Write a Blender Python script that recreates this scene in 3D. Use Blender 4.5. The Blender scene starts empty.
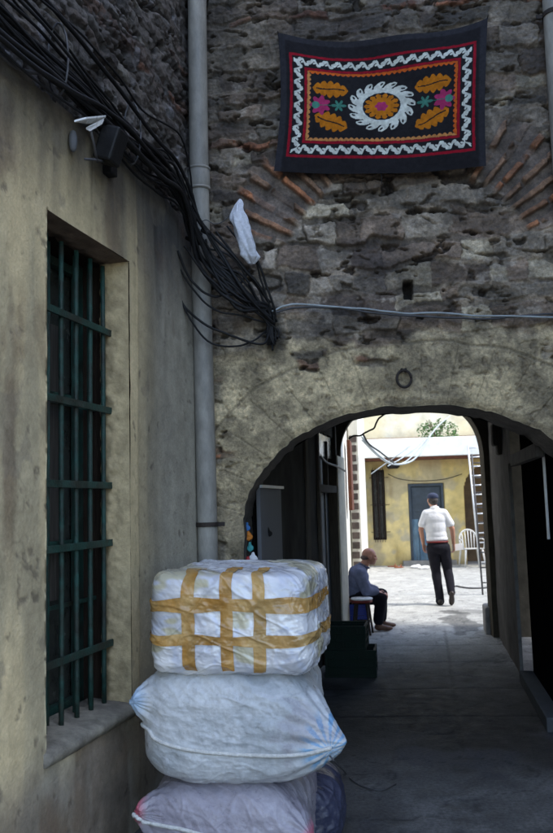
import bpy, bmesh, math, random
import numpy as np
from mathutils import Vector, Matrix

random.seed(7)
S = bpy.context.scene
COL = S.collection
R = math.radians

# ------------------------------------------------------------------ camera
YAW, PITCH, ROLL, FPX = R(5.0), R(6.17), R(1.6), 810.0
CAMP = np.array([0.0, 0.0, 1.6])
fw = np.array([-math.sin(YAW)*math.cos(PITCH), math.cos(YAW)*math.cos(PITCH), math.sin(PITCH)])
r0 = np.array([math.cos(YAW), math.sin(YAW), 0.0])
u0 = np.cross(r0, fw)
rt = math.cos(ROLL)*r0 - math.sin(ROLL)*u0
up = math.cos(ROLL)*u0 + math.sin(ROLL)*r0
cd = bpy.data.cameras.new('camera')
cam = bpy.data.objects.new('camera', cd)
COL.objects.link(cam)
cam.matrix_world = Matrix(((rt[0], up[0], -fw[0], CAMP[0]), (rt[1], up[1], -fw[1], CAMP[1]),
                           (rt[2], up[2], -fw[2], CAMP[2]), (0, 0, 0, 1)))
cd.sensor_fit = 'VERTICAL'; cd.sensor_height = 36; cd.sensor_width = 24
cd.lens = 36*FPX/833
cd.clip_start = 0.05; cd.clip_end = 2000
S.camera = cam
cd.dof.use_dof = True; cd.dof.focus_distance = 4.6; cd.dof.aperture_fstop = 5.0

def ray(px, py):
    return fw + (px-276.5)/FPX*rt - (py-416.5)/FPX*up
def onY(px, py, Y):
    d = ray(px, py); return CAMP + d*(Y-CAMP[1])/d[1]
def onZ(px, py, Z):
    d = ray(px, py); return CAMP + d*(Z-CAMP[2])/d[2]
def onW(px, py, A, B, off=0.0):
    """point on the upright plane through A-B, shifted by off towards its right-hand side"""
    d = ray(px, py)
    t = np.array([B[0]-A[0], B[1]-A[1]]); t = t/np.hypot(*t)
    n = np.array([t[1], -t[0]])
    k = (np.dot(n, np.array(A)) + off - np.dot(n, CAMP[:2]))/np.dot(n, d[:2])
    return CAMP + d*k

# ------------------------------------------------------------------ scene graph
def tag(o, label=None, cat=None, group=None, kind=None):
    if label: o['label'] = label
    if cat: o['category'] = cat
    if group: o['group'] = group
    if kind: o['kind'] = kind
    return o
def thing(name, label, cat, loc=(0, 0, 0), group=None):
    o = bpy.data.objects.new(name, None); COL.objects.link(o)
    o.location = loc; o.empty_display_size = 0.1
    return tag(o, label, cat, group)
def origin(p):
    v = Vector((0, 0, 0))
    while p is not None:
        v = v + p.location; p = p.parent
    return np.array(v)
def link(name, me, mat, parent=None):
    me.materials.append(mat)
    o = bpy.data.objects.new(name, me); COL.objects.link(o)
    if parent is not None: o.parent = parent
    return o
def copy_tree(o, parent=None):
    c = o.copy(); COL.objects.link(c); c.parent = parent
    for ch in [x for x in bpy.data.objects if x.parent == o]:
        copy_tree(ch, c)
    return c

class MB:
    def __init__(s): s.v = []; s.f = []
    def add(s, vs, fs):
        b = len(s.v); s.v += [tuple(map(float, q)) for q in vs]; s.f += [tuple(b+i for i in q) for q in fs]; return s
    def box(s, c, d, rz=0.0, ax=None):
        """box: centre, full size, turn about z, or own three axes"""
        c = np.array(c, float); h = np.array(d, float)/2
        if ax is None:
            ax = [np.array([math.cos(rz), math.sin(rz), 0]), np.array([-math.sin(rz), math.cos(rz), 0]), np.array([0, 0, 1.])]
        vs = [c + ax[0]*h[0]*i + ax[1]*h[1]*j + ax[2]*h[2]*k for i in (-1, 1) for j in (-1, 1) for k in (-1, 1)]
        return s.add(vs, [(0, 1, 3, 2), (4, 6, 7, 5), (0, 4, 5, 1), (2, 3, 7, 6), (0, 2, 6, 4), (1, 5, 7, 3)])
    def tube(s, pts, r, seg=8, cap=True):
        P = [np.array(p, float) for p in pts]; n = len(P)
        rr = r if hasattr(r, '__len__') else [r]*n
        T = []
        for i in range(n):
            t = P[min(i+1, n-1)] - P[max(i-1, 0)]; T.append(t/(np.linalg.norm(t)+1e-9))
        a = np.cross(T[0], [0, 0, 1.]); a = a if np.linalg.norm(a) > .1 else np.cross(T[0], [1., 0, 0])
        vs = []
        for i in range(n):
            a = a - T[i]*np.dot(a, T[i]); a = a/(np.linalg.norm(a)+1e-9); b = np.cross(T[i], a)
            for k in range(seg):
                q = 2*math.pi*k/seg; vs.append(P[i] + (a*math.cos(q)+b*math.sin(q))*rr[i])
        fs = [(i*seg+k, i*seg+(k+1) % seg, (i+1)*seg+(k+1) % seg, (i+1)*seg+k) for i in range(n-1) for k in range(seg)]
        if cap: fs += [tuple(range(seg))[::-1], tuple((n-1)*seg+k for k in range(seg))]
        return s.add(vs, fs)
    def prism(s, poly, vec):
        n = len(poly); vec = np.array(vec, float)
        vs = [np.array(p, float) for p in poly] + [np.array(p, float)+vec for p in poly]
        return s.add(vs, [tuple(range(n))[::-1], tuple(range(n, 2*n))] + [(i, (i+1) % n, n+(i+1) % n, n+i) for i in range(n)])
    def disc(s, c, r, seg=24):
        return s
    def build(s, name, mat, parent=None, smooth=False, bevel=0.0):
        o0 = origin(parent)
        me = bpy.data.meshes.new(name)
        me.from_pydata([tuple(np.array(q)-o0) for q in s.v], [], s.f)
        bm = bmesh.new(); bm.from_mesh(me); bmesh.ops.recalc_face_normals(bm, faces=bm.faces); bm.to_mesh(me); bm.free()
        if smooth: me.polygons.foreach_set('use_smooth', [True]*len(me.polygons))
        o = link(name, me, mat, parent)
        if bevel:
            b = o.modifiers.new('bevel', 'BEVEL'); b.width = bevel; b.segments = 2; b.limit_method = 'ANGLE'
        return o

def spline(pts, n=8):
    P = [np.array(p, float) for p in pts]; P = [2*P[0]-P[1]] + P + [2*P[-1]-P[-2]]; out = []
    for i in range(1, len(P)-2):
        for k in range(n):
            t = k/n; a, b, c, d = P[i-1:i+3]
            out.append(.5*((2*b)+(-a+c)*t+(2*a-5*b+4*c-d)*t*t+(-a+3*b-3*c+d)*t**3))
    out.append(P[-2]); return out

# ------------------------------------------------------------------ numpy noise
def hsh(ix, iy, seed):
    h = (ix.astype(np.int64)*374761393 + iy.astype(np.int64)*668265263 + seed*1442695041) & 0xffffffff
    h = ((h ^ (h >> 13))*1274126177) & 0xffffffff
    h = ((h ^ (h >> 16))*2246822519) & 0xffffffff
    return ((h ^ (h >> 15)) & 0xffffff)/float(0xffffff)
def vn(x, y, seed=0):
    x = np.asarray(x, float); y = np.asarray(y, float)
    x0 = np.floor(x); y0 = np.floor(y); fx = x-x0; fy = y-y0
    fx = fx*fx*(3-2*fx); fy = fy*fy*(3-2*fy)
    a = hsh(x0, y0, seed); b = hsh(x0+1, y0, seed); c = hsh(x0, y0+1, seed); d = hsh(x0+1, y0+1, seed)
    return (a*(1-fx)+b*fx)*(1-fy) + (c*(1-fx)+d*fx)*fy
def fbm(x, y, seed=0, o=4, g=.5):
    s = 0; a = 1; t = 0
    for i in range(o):
        s = s + a*vn(x*2**i+i*17.3, y*2**i+i*9.1, seed+i*31); t += a; a *= g
    return s/t
def ridg(x, y, seed=0, o=4):
    s = 0; a = 1; t = 0
    for i in range(o):
        s = s + a*(1-np.abs(2*vn(x*2**i+i*7.7, y*2**i+i*3.1, seed+i*13)-1)); t += a; a *= .5
    return s/t
def sm(a, b, x):
    t = np.clip((x-a)/(b-a), 0, 1); return t*t*(3-2*t)
def mix(a, b, t):
    t = np.asarray(t)[..., None]; return np.asarray(a)*(1-t)+np.asarray(b)*t

def field(name, P, C, mat, parent=None, keep=None, smooth=True):
    """dense sheet of points P (h,w,3) with colours C (h,w,3); keep: mask of cells"""
    h, w = P.shape[:2]
    o0 = origin(parent)
    idx = np.arange(h*w).reshape(h, w)
    q = np.stack([idx[:-1, :-1], idx[:-1, 1:], idx[1:, 1:], idx[1:, :-1]], -1)
    q = q.reshape(-1, 4) if keep is None else q[keep]
    used = np.zeros(h*w, bool); used[q.ravel()] = True
    new = np.cumsum(used)-1; q = new[q]
    V = (P.reshape(-1, 3)-o0)[used]; CC = C.reshape(-1, 3)[used]
    me = bpy.data.meshes.new(name)
    me.vertices.add(len(V)); me.vertices.foreach_set('co', V.astype(np.float32).ravel())
    me.loops.add(q.size); me.loops.foreach_set('vertex_index', q.astype(np.int32).ravel())
    me.polygons.add(len(q)); me.polygons.foreach_set('loop_start', np.arange(0, q.size, 4, dtype=np.int32))
    me.polygons.foreach_set('loop_total', np.full(len(q), 4, np.int32))
    me.update(calc_edges=True)
    at = me.color_attributes.new('Col', 'FLOAT_COLOR', 'POINT')
    at.data.foreach_set('color', np.concatenate([np.clip(CC, 0, 1), np.ones((len(CC), 1))], 1).astype(np.float32).ravel())
    if smooth: me.polygons.foreach_set('use_smooth', [True]*len(q))
    return link(name, me, mat, parent)

# ------------------------------------------------------------------ materials
def nd(nt, t, **k):
    n = nt.nodes.new(t)
    for a, b in k.items():
        if a in n.inputs.keys(): n.inputs[a].default_value = b
        else: setattr(n, a, b)
    return n
def base_mat(name):
    m = bpy.data.materials.new(name); m.use_nodes = True
    nt = m.node_tree; bs = nt.nodes['Principled BSDF']; return m, nt, bs
def mat(name, col, rough=.7, metal=0.0, var=.25, scale=9.0, bump=.15, bscale=60.0, spec=.4, vcol=False, col2=None, stretch=(1, 1, 1), trans=0.0, coat=0.0, rvar=.12, var2=0.0, s2=55.0):
    m, nt, bs = base_mat(name)
    L = nt.links.new
    tc = nd(nt, 'ShaderNodeTexCoord'); mp = nd(nt, 'ShaderNodeMapping'); mp.inputs['Scale'].default_value = stretch
    L(tc.outputs['Object'], mp.inputs['Vector'])
    n1 = nd(nt, 'ShaderNodeTexNoise', Scale=scale, Detail=6.0, Roughness=.6); L(mp.outputs[0], n1.inputs['Vector'])
    n2 = nd(nt, 'ShaderNodeTexNoise', Scale=bscale, Detail=5.0, Roughness=.65); L(mp.outputs[0], n2.inputs['Vector'])
    mr = nd(nt, 'ShaderNodeMapRange'); mr.inputs['From Min'].default_value = .3; mr.inputs['From Max'].default_value = .7
    mr.inputs['To Min'].default_value = 1-var; mr.inputs['To Max'].default_value = 1+var
    L(n1.outputs['Fac'], mr.inputs['Value'])
    mu = nd(nt, 'ShaderNodeMix', data_type='RGBA', blend_type='MULTIPLY'); mu.inputs['Factor'].default_value = 1
    if vcol:
        at = nd(nt, 'ShaderNodeAttribute', attribute_name='Col'); L(at.outputs['Color'], mu.inputs['A'])
    elif col2 is not None:
        mx = nd(nt, 'ShaderNodeMix', data_type='RGBA'); mx.inputs['A'].default_value = (*col, 1); mx.inputs['B'].default_value = (*col2, 1)
        n3 = nd(nt, 'ShaderNodeTexNoise', Scale=scale*.37, Detail=7.0, Roughness=.7); L(mp.outputs[0], n3.inputs['Vector'])
        rr = nd(nt, 'ShaderNodeMapRange'); rr.inputs['From Min'].default_value = .42; rr.inputs['From Max'].default_value = .6
        L(n3.outputs['Fac'], rr.inputs['Value']); L(rr.outputs[0], mx.inputs['Factor']); L(mx.outputs['Result'], mu.inputs['A'])
    else:
        mu.inputs['A'].default_value = (*col, 1)
    L(mr.outputs[0], mu.inputs['B'])
    if var2:
        n4 = nd(nt, 'ShaderNodeTexNoise', Scale=s2, Detail=8.0, Roughness=.75); L(mp.outputs[0], n4.inputs['Vector'])
        m4 = nd(nt, 'ShaderNodeMapRange'); m4.inputs['From Min'].default_value = .36; m4.inputs['From Max'].default_value = .64
        m4.inputs['To Min'].default_value = 1-var2; m4.inputs['To Max'].default_value = 1+var2; L(n4.outputs['Fac'], m4.inputs['Value'])
        mu2 = nd(nt, 'ShaderNodeMix', data_type='RGBA', blend_type='MULTIPLY'); mu2.inputs['Factor'].default_value = 1
        L(mu.outputs['Result'], mu2.inputs['A']); L(m4.outputs[0], mu2.inputs['B']); L(mu2.outputs['Result'], bs.inputs['Base Color'])
    else: L(mu.outputs['Result'], bs.inputs['Base Color'])
    r2 = nd(nt, 'ShaderNodeMapRange'); r2.inputs['From Min'].default_value = .3; r2.inputs['From Max'].default_value = .7
    r2.inputs['To Min'].default_value = max(.03, rough-rvar); r2.inputs['To Max'].default_value = min(1, rough+rvar)
    L(n1.outputs['Fac'], r2.inputs['Value']); L(r2.outputs[0], bs.inputs['Roughness'])
    bs.inputs['Metallic'].default_value = metal
    bs.inputs['Specular IOR Level'].default_value = spec
    if coat: bs.inputs['Coat Weight'].default_value = coat; bs.inputs['Coat Roughness'].default_value = .15
    if bump:
        bp = nd(nt, 'ShaderNodeBump'); bp.inputs['Strength'].default_value = bump; bp.inputs['Distance'].default_value = .01
        L(n2.outputs['Fac'], bp.inputs['Height']); L(bp.outputs[0], bs.inputs['Normal'])
    return m

M = {}
M['rock'] = mat('weathered_rubble_stone', (0, 0, 0), .72, vcol=True, var=.30, scale=20, bump=1.0, bscale=60, spec=.5, var2=.36, s2=50)
M['plaster'] = mat('stained_plaster', (0, 0, 0), .95, vcol=True, var=.10, scale=11, bump=.45, bscale=55, spec=.06, var2=.10, s2=60)
M['floor'] = mat('worn_concrete', (0, 0, 0), .75, vcol=True, var=.22, scale=9, bump=.8, bscale=45, spec=.35, var2=.35, s2=45)
M['cloth_v'] = mat('embroidered_cloth', (0, 0, 0), .95, vcol=True, var=.18, scale=60, bump=.5, bscale=260, spec=.1)
M['sack'] = mat('woven_plastic_sack', (0, 0, 0), .34, vcol=True, var=.08, scale=20, bump=.35, bscale=60, spec=.6, var2=.08, s2=40)
M['film'] = mat('clear_wrap_film', (0, 0, 0), .18, vcol=True, var=.05, scale=12, bump=.22, bscale=22, spec=.6, coat=.5)
M['tape'] = mat('brown_packing_tape', (.38, .19, .04), .18, var=.35, scale=9, bump=.25, bscale=26, col2=(.46, .30, .12), spec=.5, coat=.3)
M['pipe'] = mat('grey_painted_pipe', (.30, .285, .25), .55, var=.25, scale=7, bump=.2, bscale=40, stretch=(1, 1, .35), col2=(.20, .19, .17), var2=.15, s2=20)
M['black'] = mat('black_rubber', (.009, .009, .010), .6, var=.5, scale=14, bump=.2, spec=.3)
M['greycable'] = mat('grey_cable_sheath', (.06, .06, .065), .5, var=.4, scale=12, bump=.2)
M['palecable'] = mat('pale_cable_sheath', (.34, .38, .40), .5, var=.3, scale=12, bump=.2)
M['green'] = mat('green_painted_iron', (.014, .055, .045), .55, var=.5, scale=16, bump=.5, bscale=70, col2=(.022, .030, .024))
M['iron'] = mat('dark_rusty_iron', (.03, .022, .018), .7, var=.5, scale=25, bump=.5)
M['dark'] = mat('dark_interior', (.006, .006, .006), 1.0, var=.5, bump=.1, spec=0)
M['wood'] = mat('old_dark_wood', (.030, .022, .017), .95, spec=.05, var=.4, scale=10, bump=.5, bscale=40, stretch=(6, 6, .6))
M['woodgrey'] = mat('weathered_grey_wood', (.08, .07, .06), .95, spec=.08, var=.3, scale=10, bump=.4, bscale=40, stretch=(6, 6, .6))
M['panel'] = mat('pale_metal_panel', (.13, .135, .145), .7, var=.2, scale=5, bump=.15, stretch=(4, 4, .5))
M['white'] = mat('white_paint', (.78, .78, .74), .6, var=.12, scale=6, bump=.2, bscale=40)
M['aluminium'] = mat('dull_aluminium', (.62, .64, .66), .4, metal=.5, var=.15, bump=.1)
M['chair'] = mat('white_moulded_plastic', (.62, .62, .60), .4, var=.08, bump=.05)
M['glass'] = mat('dusty_dark_glass', (.045, .05, .045), .2, var=.4, scale=8, bump=.05, spec=.6)
M['door'] = mat('blue_grey_door_paint', (.07, .14, .21), .6, var=.35, scale=7, bump=.3, col2=(.12, .19, .24), stretch=(2, 2, .7))
M['doordark'] = mat('dark_grey_door_paint', (.045, .06, .075), .6, var=.3, scale=7, bump=.3)
M['yellow'] = mat('yellow_limewash', (0, 0, 0), .9, vcol=True, var=.12, scale=5, bump=.4, bscale=25)
M['skin'] = mat('tanned_skin', (.42, .21, .14), .5, var=.12, scale=14, bump=.1, bscale=120, spec=.4)
M['skinred'] = mat('ruddy_skin', (.52, .25, .17), .42, var=.15, scale=14, bump=.1, bscale=120, spec=.5)
M['shirtwhite'] = mat('white_cotton', (.72, .74, .78), .9, var=.06, scale=14, bump=.4, bscale=30, spec=.1)
M['shirtblue'] = mat('blue_grey_cotton', (.15, .17, .26), .9, var=.25, scale=14, bump=.4, bscale=30, spec=.1)
M['trousers'] = mat('black_wool', (.012, .012, .018), .9, var=.3, scale=20, bump=.4, bscale=40, spec=.15)
M['leather'] = mat('brown_leather', (.12, .06, .035), .45, var=.3, scale=20, bump=.2)
M['blackleather'] = mat('black_leather', (.02, .014, .012), .4, var=.3, scale=20, bump=.2)
M['redbelt'] = mat('dark_red_leather', (.16, .012, .012), .5, var=.2)
M['greyhair'] = mat('thin_grey_hair', (.14, .10, .085), .8, var=.4, scale=80, bump=.5, bscale=200)
M['cap'] = mat('dark_blue_cap_cloth', (.03, .04, .08), .9, var=.2, bump=.3)
M['hair'] = mat('grey_black_hair', (.055, .05, .05), .8, var=.5, scale=80, bump=.6, bscale=200)
M['paper'] = mat('white_paper', (.8, .8, .8), .8, var=.04, bump=.05)
M['crate'] = mat('dark_green_plastic', (.004, .013, .009), .6, var=.3, bump=.1, spec=.15)
M['bluecrate'] = mat('blue_plastic', (.03, .06, .42), .4, var=.2, bump=.1)
M['redseat'] = mat('dark_red_seat_edge', (.16, .02, .015), .5, var=.2)
M['rope'] = mat('white_cotton_rope', (.62, .62, .60), .85, var=.2, scale=60, bump=.6, bscale=120)
M['rust'] = mat('rusty_brown_paint', (.13, .045, .025), .8, var=.4, scale=16, bump=.5)
M['leaf'] = mat('small_green_leaves', (.06, .13, .03), .6, var=.4, scale=30, bump=.1)
M['stem'] = mat('dry_stem', (.16, .12, .08), .8)
M['lampglass'] = mat('white_enamel', (.82, .84, .84), .3, var=.05, bump=.05)
M['clay'] = mat('terracotta', (.28, .10, .05), .8, var=.25)
def flat(name, c, r=.6): M[name] = mat(name, c, r, var=.2, bump=.15)
flat('orange_cloth', (.55, .18, .02)); flat('blue_cloth', (.04, .16, .42)); flat('red_cloth', (.42, .03, .03)); flat('teal_cloth', (.05, .30, .30))
flat('grey_concrete', (.20, .20, .195), .85)
# ------------------------------------------------------------------ ground
YF = 5.15                                 # front face of the arched wall
LA, LB = (-0.97-6.5*math.tan(R(10)), YF-6.5), (-0.97, YF)     # left alley wall line, LB is the corner
PLA, PLB = (-0.665, 5.60), (-0.14, 9.75)  # left wall of the passage
_a = onZ(530, 692, 0); _b = onZ(497, 634, 0); _k = (_b[0]-_a[0])/(_b[1]-_a[1])
PRA, PRB = (_a[0]+_k*(5.60-_a[1]), 5.60), (_a[0]+_k*(10.10-_a[1]), 10.10)    # right wall of the passage
YE = 9.75                                 # wall with the far arch, courtyard face at YE+.35
def axis(dense0, dense1, step, lo, hi):
    d = np.arange(dense0, dense1, step)
    a = [dense0-step]; k = step
    while a[-1] > lo: k *= 1.5; a.append(a[-1]-k)
    b = [dense1+step]; k = step
    while b[-1] < hi: k *= 1.5; b.append(b[-1]+k)
    return np.concatenate([np.array(a[::-1]), d, np.array(b)])
gx = axis(-1.6, 3.2, .022, -300, 300); gy = np.concatenate([axis(2.5, 11.0, .022, -300, 11.0)[:-1], np.arange(11.03, 21.5, .05), axis(21.5, 21.6, .06, 21.4, 400)[2:]])
gy = np.unique(np.round(gy, 5))
X, Y = np.meshgrid(gx, gy)
near = np.clip((60-np.hypot(X, Y))/40, 0, 1)
Z = near*(.010*(fbm(X*1.2, Y*1.2, 3)-.5) + .006*(fbm(X*9, Y*9, 5)-.5))
slab = sm(5.3, 5.6, Y)*sm(10.6, 10.2, Y)
jl = np.minimum(np.abs((X-(.62+.09*(Y-5))) + .02*(fbm(X*3, Y*3, 8)-.5)), 9)
jc = 9+0*X
for yy in (6.3, 7.2, 8.35, 9.3): jc = np.minimum(jc, np.abs(Y-yy-.06*(fbm(X*2, Y*2, 9)-.5)))
joint = np.maximum(sm(.022, .008, jl), sm(.02, .008, jc))*slab
Z = Z - .006*joint
a1 = fbm(X*1.1, Y*.9, 21, 5); a2 = fbm(X*6, Y*6, 22, 4)
C = mix((.070, .069, .067), (.140, .136, .130), sm(.35, .65, a1))
C = C*(0.55+.9*a2)[..., None]; C = mix(C, C*1.5, sm(.58, .64, fbm(X*3.3, Y*3.0, 66, 6))*.5)
floor_shade = sm(4.6, 5.5, Y+.5*(fbm(X*1.5, Y*1.5, 61)-.5))*sm(8.6, 6.8, Y+.5*(a2-.5)); C = mix(C, C*np.array([.26, .25, .24]), floor_shade)  # shade of the passage painted into the floor colour
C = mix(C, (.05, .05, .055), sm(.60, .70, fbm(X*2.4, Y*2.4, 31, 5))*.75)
court = sm(7.6, 10.5, Y+.8*(fbm(X*2, Y*2, 14)-.5))  # paler courtyard floor, faded into the passage as painted spill of light
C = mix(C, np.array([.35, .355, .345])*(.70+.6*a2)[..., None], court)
C = mix(C, C*.55, joint)
w = onZ(459, 622, 0)                      # damp patch in front of the passage mouth
dp = np.hypot((X-w[0])/.26, (Y-w[1])/1.0) + 1.3*(fbm(X*5, Y*3, 41, 4)-.5)
C = mix(C, C*.42, sm(1.0, .85, dp))
dp2 = np.hypot((X-w[0]-.25)/.4, (Y-w[1]-1.0)/.25) + 1.2*(fbm(X*5, Y*5, 43, 4)-.5)
C = mix(C, C*.6, sm(1.0, .8, dp2))
crk = np.abs(fbm(X*1.7, Y*1.4, 51, 5)-.5)
C = mix(C, C*.45, sm(.009, .003, crk)*.8); Z = Z - .004*sm(.009, .003, crk)
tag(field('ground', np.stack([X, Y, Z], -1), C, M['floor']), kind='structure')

# ------------------------------------------------------------------ rubble masonry
def rubble(u, v, seed, hmin=.07, hmax=.19, wmin=.09, wmax=.34, prot=.035, fill=.5):
    rng = np.random.RandomState(seed)
    uw = u + .12*(fbm(u*2.5, v*2.5, seed+1)-.5) + .07*(fbm(u*9, v*9, seed+2)-.5) + .02*(fbm(u*30, v*30, seed+21)-.5)
    vw = v + .16*(fbm(u*1.1, v*1.1, seed+3)-.5) + .12*(fbm(u*4, v*5, seed+4)-.5) + .035*(fbm(u*14, v*16, seed+5)-.5) + .012*(fbm(u*40, v*40, seed+22)-.5)
    edges = [v.min()-.4]; typ = []
    while edges[-1] < v.max()+.4:
        t = rng.rand()
        hgt = rng.uniform(.035, .055) if t < .20 else rng.uniform(hmin, hmax)
        typ.append(0 if t < .20 else 1); edges.append(edges[-1]+hgt)
    edges = np.array(edges); row = np.clip(np.searchsorted(edges, vw)-1, 0, len(typ)-1)
    H = np.zeros_like(u); C = np.zeros(u.shape+(3,)); E = np.zeros_like(u)
    for r in np.unique(row):
        m = row == r; uu = uw[m]; vv = vw[m]
        lo, hi = edges[r], edges[r+1]; brick = typ[r] == 0
        ue = [u.min()-1.0]
        while ue[-1] < u.max()+1: ue.append(ue[-1]+(rng.uniform(.12, .30) if brick else rng.uniform(wmin, wmax)))
        ue = np.array(ue); k = np.clip(np.searchsorted(ue, uu)-1, 0, len(ue)-2); n = len(ue)
        pr = rng.uniform(.15, 1.0, n); tone = rng.uniform(.5, 1.6, n); hue = rng.rand(n); tl = rng.uniform(-.12, .12, n); sh = rng.uniform(0, .3*(hi-lo), n)*(0 if brick else 1)
        d = np.minimum(np.minimum(vv-lo, hi-vv-sh[k]), np.minimum(uu-ue[k], ue[k+1]-uu)+.006*(hue[k] > .35)); d = np.maximum(d, 0)
        e = sm(0.001, .012 if not brick else .008, d)
        H[m] = e*(prot*pr[k]) + e*tl[k]*(vv-(lo+hi)/2); E[m] = e
        grey = np.array([.150, .146, .138]); pale = np.array([.25, .245, .215]); brn = np.array([.105, .090, .080]); red = np.array([.21, .095, .055]); dull = np.array([.13, .088, .070])
        base = np.where((hue[k] < .5)[:, None], grey, np.where((hue[k] < .68)[:, None], pale, brn))
        if brick: base = np.where((hue[k] < .20)[:, None], red, np.where((hue[k] < .7)[:, None], dull, grey))
        C[m] = base*tone[k][:, None]
    # eroded: mortar smeared over some stones, stones missing in others
    sme = sm(.5, .66, fbm(u*1.6, v*2.4, seed+61, 4))*fill
    H = H*(1-sme*.75) + sme*prot*.45
    mort = np.array([.185, .170, .150])
    gapc = mix(mort*.28, mort*.95, sm(.40, .52, fbm(u*2.3, v*2.6, seed+66, 4)))
    C = gapc*(1-(E*.85+.15))[..., None]+C*(E*.85+.15)[..., None]
    H = H + .45*prot*(1-E)*sm(.40, .52, fbm(u*2.3, v*2.6, seed+66, 4))
    C = mix(C, mort*1.1, sme*.8)
    C = C*(.62+.76*fbm(u*16, v*16, seed+9, 4))[..., None]
    C = mix(C, (.035, .031, .036), sm(.52, .74, fbm(u*1.1, v*1.3, seed+70, 4))*.55)
    C = mix(C, (.22, .22, .22), sm(.66, .74, fbm(u*9, v*9, seed+77, 4))*.6)
    hole = sm(.70, .74, fbm(u*6, v*13, seed+80, 4)); H = H - .05*hole; C = mix(C, (.02, .018, .02), hole*.85)
    H = H + .022*(ridg(u*15, v*20, seed+11, 4)-.5) + .026*(fbm(u*5, v*7, seed+12)-.5) + .012*(fbm(u*34, v*50, seed+13, 3)-.5)
    crev = sm(.80, .90, ridg(u*4.2, v*9+.9*u, seed+90, 4)); H = H - .03*crev; C = mix(C, (.02, .018, .018), crev*.75)
    return H, C

# arched wall -----------------------------------------------------------
arch_wall = thing('arched_stone_building', 'tall weathered rubble wall pierced by the round arch of the dark passage', 'building', (.4, YF, 0))
pL = onY(243, 515, YF); pT = onY(414, 405, YF); ACX = pT[0]; AHW = ACX-pL[0]
ZT = pT[2]; RISE = .74; ZS = ZT-RISE       # springing
def arch_z(x):                             # soffit height above x
    t = np.clip(np.abs(x-ACX)/AHW, 0, 1)
    return ZS + RISE*np.power(np.maximum(1-t**2.15, 0), .5)
def archpts(n=90):
    out = []
    for k in range(n+1):
        q = math.pi*k/n
        cx = -math.cos(q); cz = math.sin(q)
        x = np.sign(cx)*abs(cx)**(2/2.15)*AHW; z = cz
        out.append((ACX+x, ZS+RISE*z))
    return out
ap = archpts()
ap = [(ap[0][0], -.1)] + [(ap[0][0], z) for z in np.linspace(.1, ZS-.05, 16)] + ap + [(ap[-1][0], z) for z in np.linspace(ZS-.05, .1, 16)] + [(ap[-1][0], -.1)]
ap = np.array(ap)
nn = vn(np.arange(len(ap))*.7, 0*np.arange(len(ap)), 5)-.5
# rough edge
ctr = np.array([ACX, ZS-.2])
dv = ap-ctr; dl = np.hypot(dv[:, 0], dv[:, 1])[:, None]
ap = ap + dv/dl*(nn[:, None]*.012 + (vn(np.arange(len(ap))*.23, 0*np.arange(len(ap)), 9)-.5)[:, None]*.012 + (hsh(np.arange(len(ap)), 0*np.arange(len(ap)), 19)-.5)[:, None]*.007)
def inside(px_, pz_, poly):
    c = np.zeros(px_.shape, bool); n = len(poly); j = n-1
    for i in range(n):
        xi, zi = poly[i]; xj, zj = poly[j]
        if zi != zj:
            cnd = ((zi > pz_) != (zj > pz_)) & (px_ < (xj-xi)*(pz_-zi)/(zj-zi)+xi); c ^= cnd
        j = i
    return c
def nearest(px_, pz_, poly):
    best = np.full(px_.shape, 9e9); bx = px_.copy(); bz = pz_.copy()
    for i in range(len(poly)-1):
        a = poly[i]; b = poly[i+1]; ab = b-a; L2 = (ab**2).sum()+1e-12
        t = np.clip(((px_-a[0])*ab[0]+(pz_-a[1])*ab[1])/L2, 0, 1)
        qx = a[0]+t*ab[0]; qz = a[1]+t*ab[1]; d = (px_-qx)**2+(pz_-qz)**2
        m = d < best; best[m] = d[m]; bx[m] = qx[m]; bz[m] = qz[m]
    return np.sqrt(best), bx, bz
st = .0062
us = np.arange(-1.06, 2.6, st); vs = np.arange(-.05, 5.6, st)
U, V = np.meshgrid(us, vs)
H, C = rubble(U, V, 11)
# relieving arch of radiating bricks above the passage arch
bc = onY(410, 285, YF)
ang = np.arctan2(V-bc[2], U-bc[0]); rad = np.hypot(U-bc[0], V-bc[2])
side = sm(.22, .34, np.abs(ang-math.pi/2)-.24+.2*(fbm(U*3, V*3, 99)-.5))
ring = side*sm(.80, .86, rad+.1*(fbm(U*5, V*5, 91)-.5))*sm(1.32, 1.22, rad+.16*(fbm(U*4, V*4, 92)-.5))*sm(.34, .44, ang)*sm(2.80, 2.70, ang)
aw = ang + .03*(fbm(U*3, V*3, 93)-.5) + .012*(fbm(U*26, V*26, 94)-.5)
per = .098; ka = np.floor(aw/per).astype(float); fa = aw/per-ka
inb = sm(.0, .10, fa)*sm(.50, .40, fa)
kr = (rad+hsh(ka, ka*0, 5)*.4)/.42; fr = kr-np.floor(kr); inb = inb*sm(0, .05, fr)*sm(1, .95, fr)
gone = sm(.53, .58, fbm(U*5, V*5, 95, 5)); inb = inb*(1-gone*.8)
hb = hsh(ka, np.floor(kr), 17)
bcol = mix(np.array([.14, .095, .07]), (.26, .12, .066), sm(.45, .9, hb))*(.65+.7*fbm(U*18, V*18, 96))[..., None]
rc = mix(np.array([.085, .078, .078])*(.5+fbm(U*14, V*14, 97))[..., None], bcol, inb)
C = mix(C, rc, ring); H = H*(1-ring)+ring*(.040*inb+.016*(fbm(U*14, V*14, 98)-.5))
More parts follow.
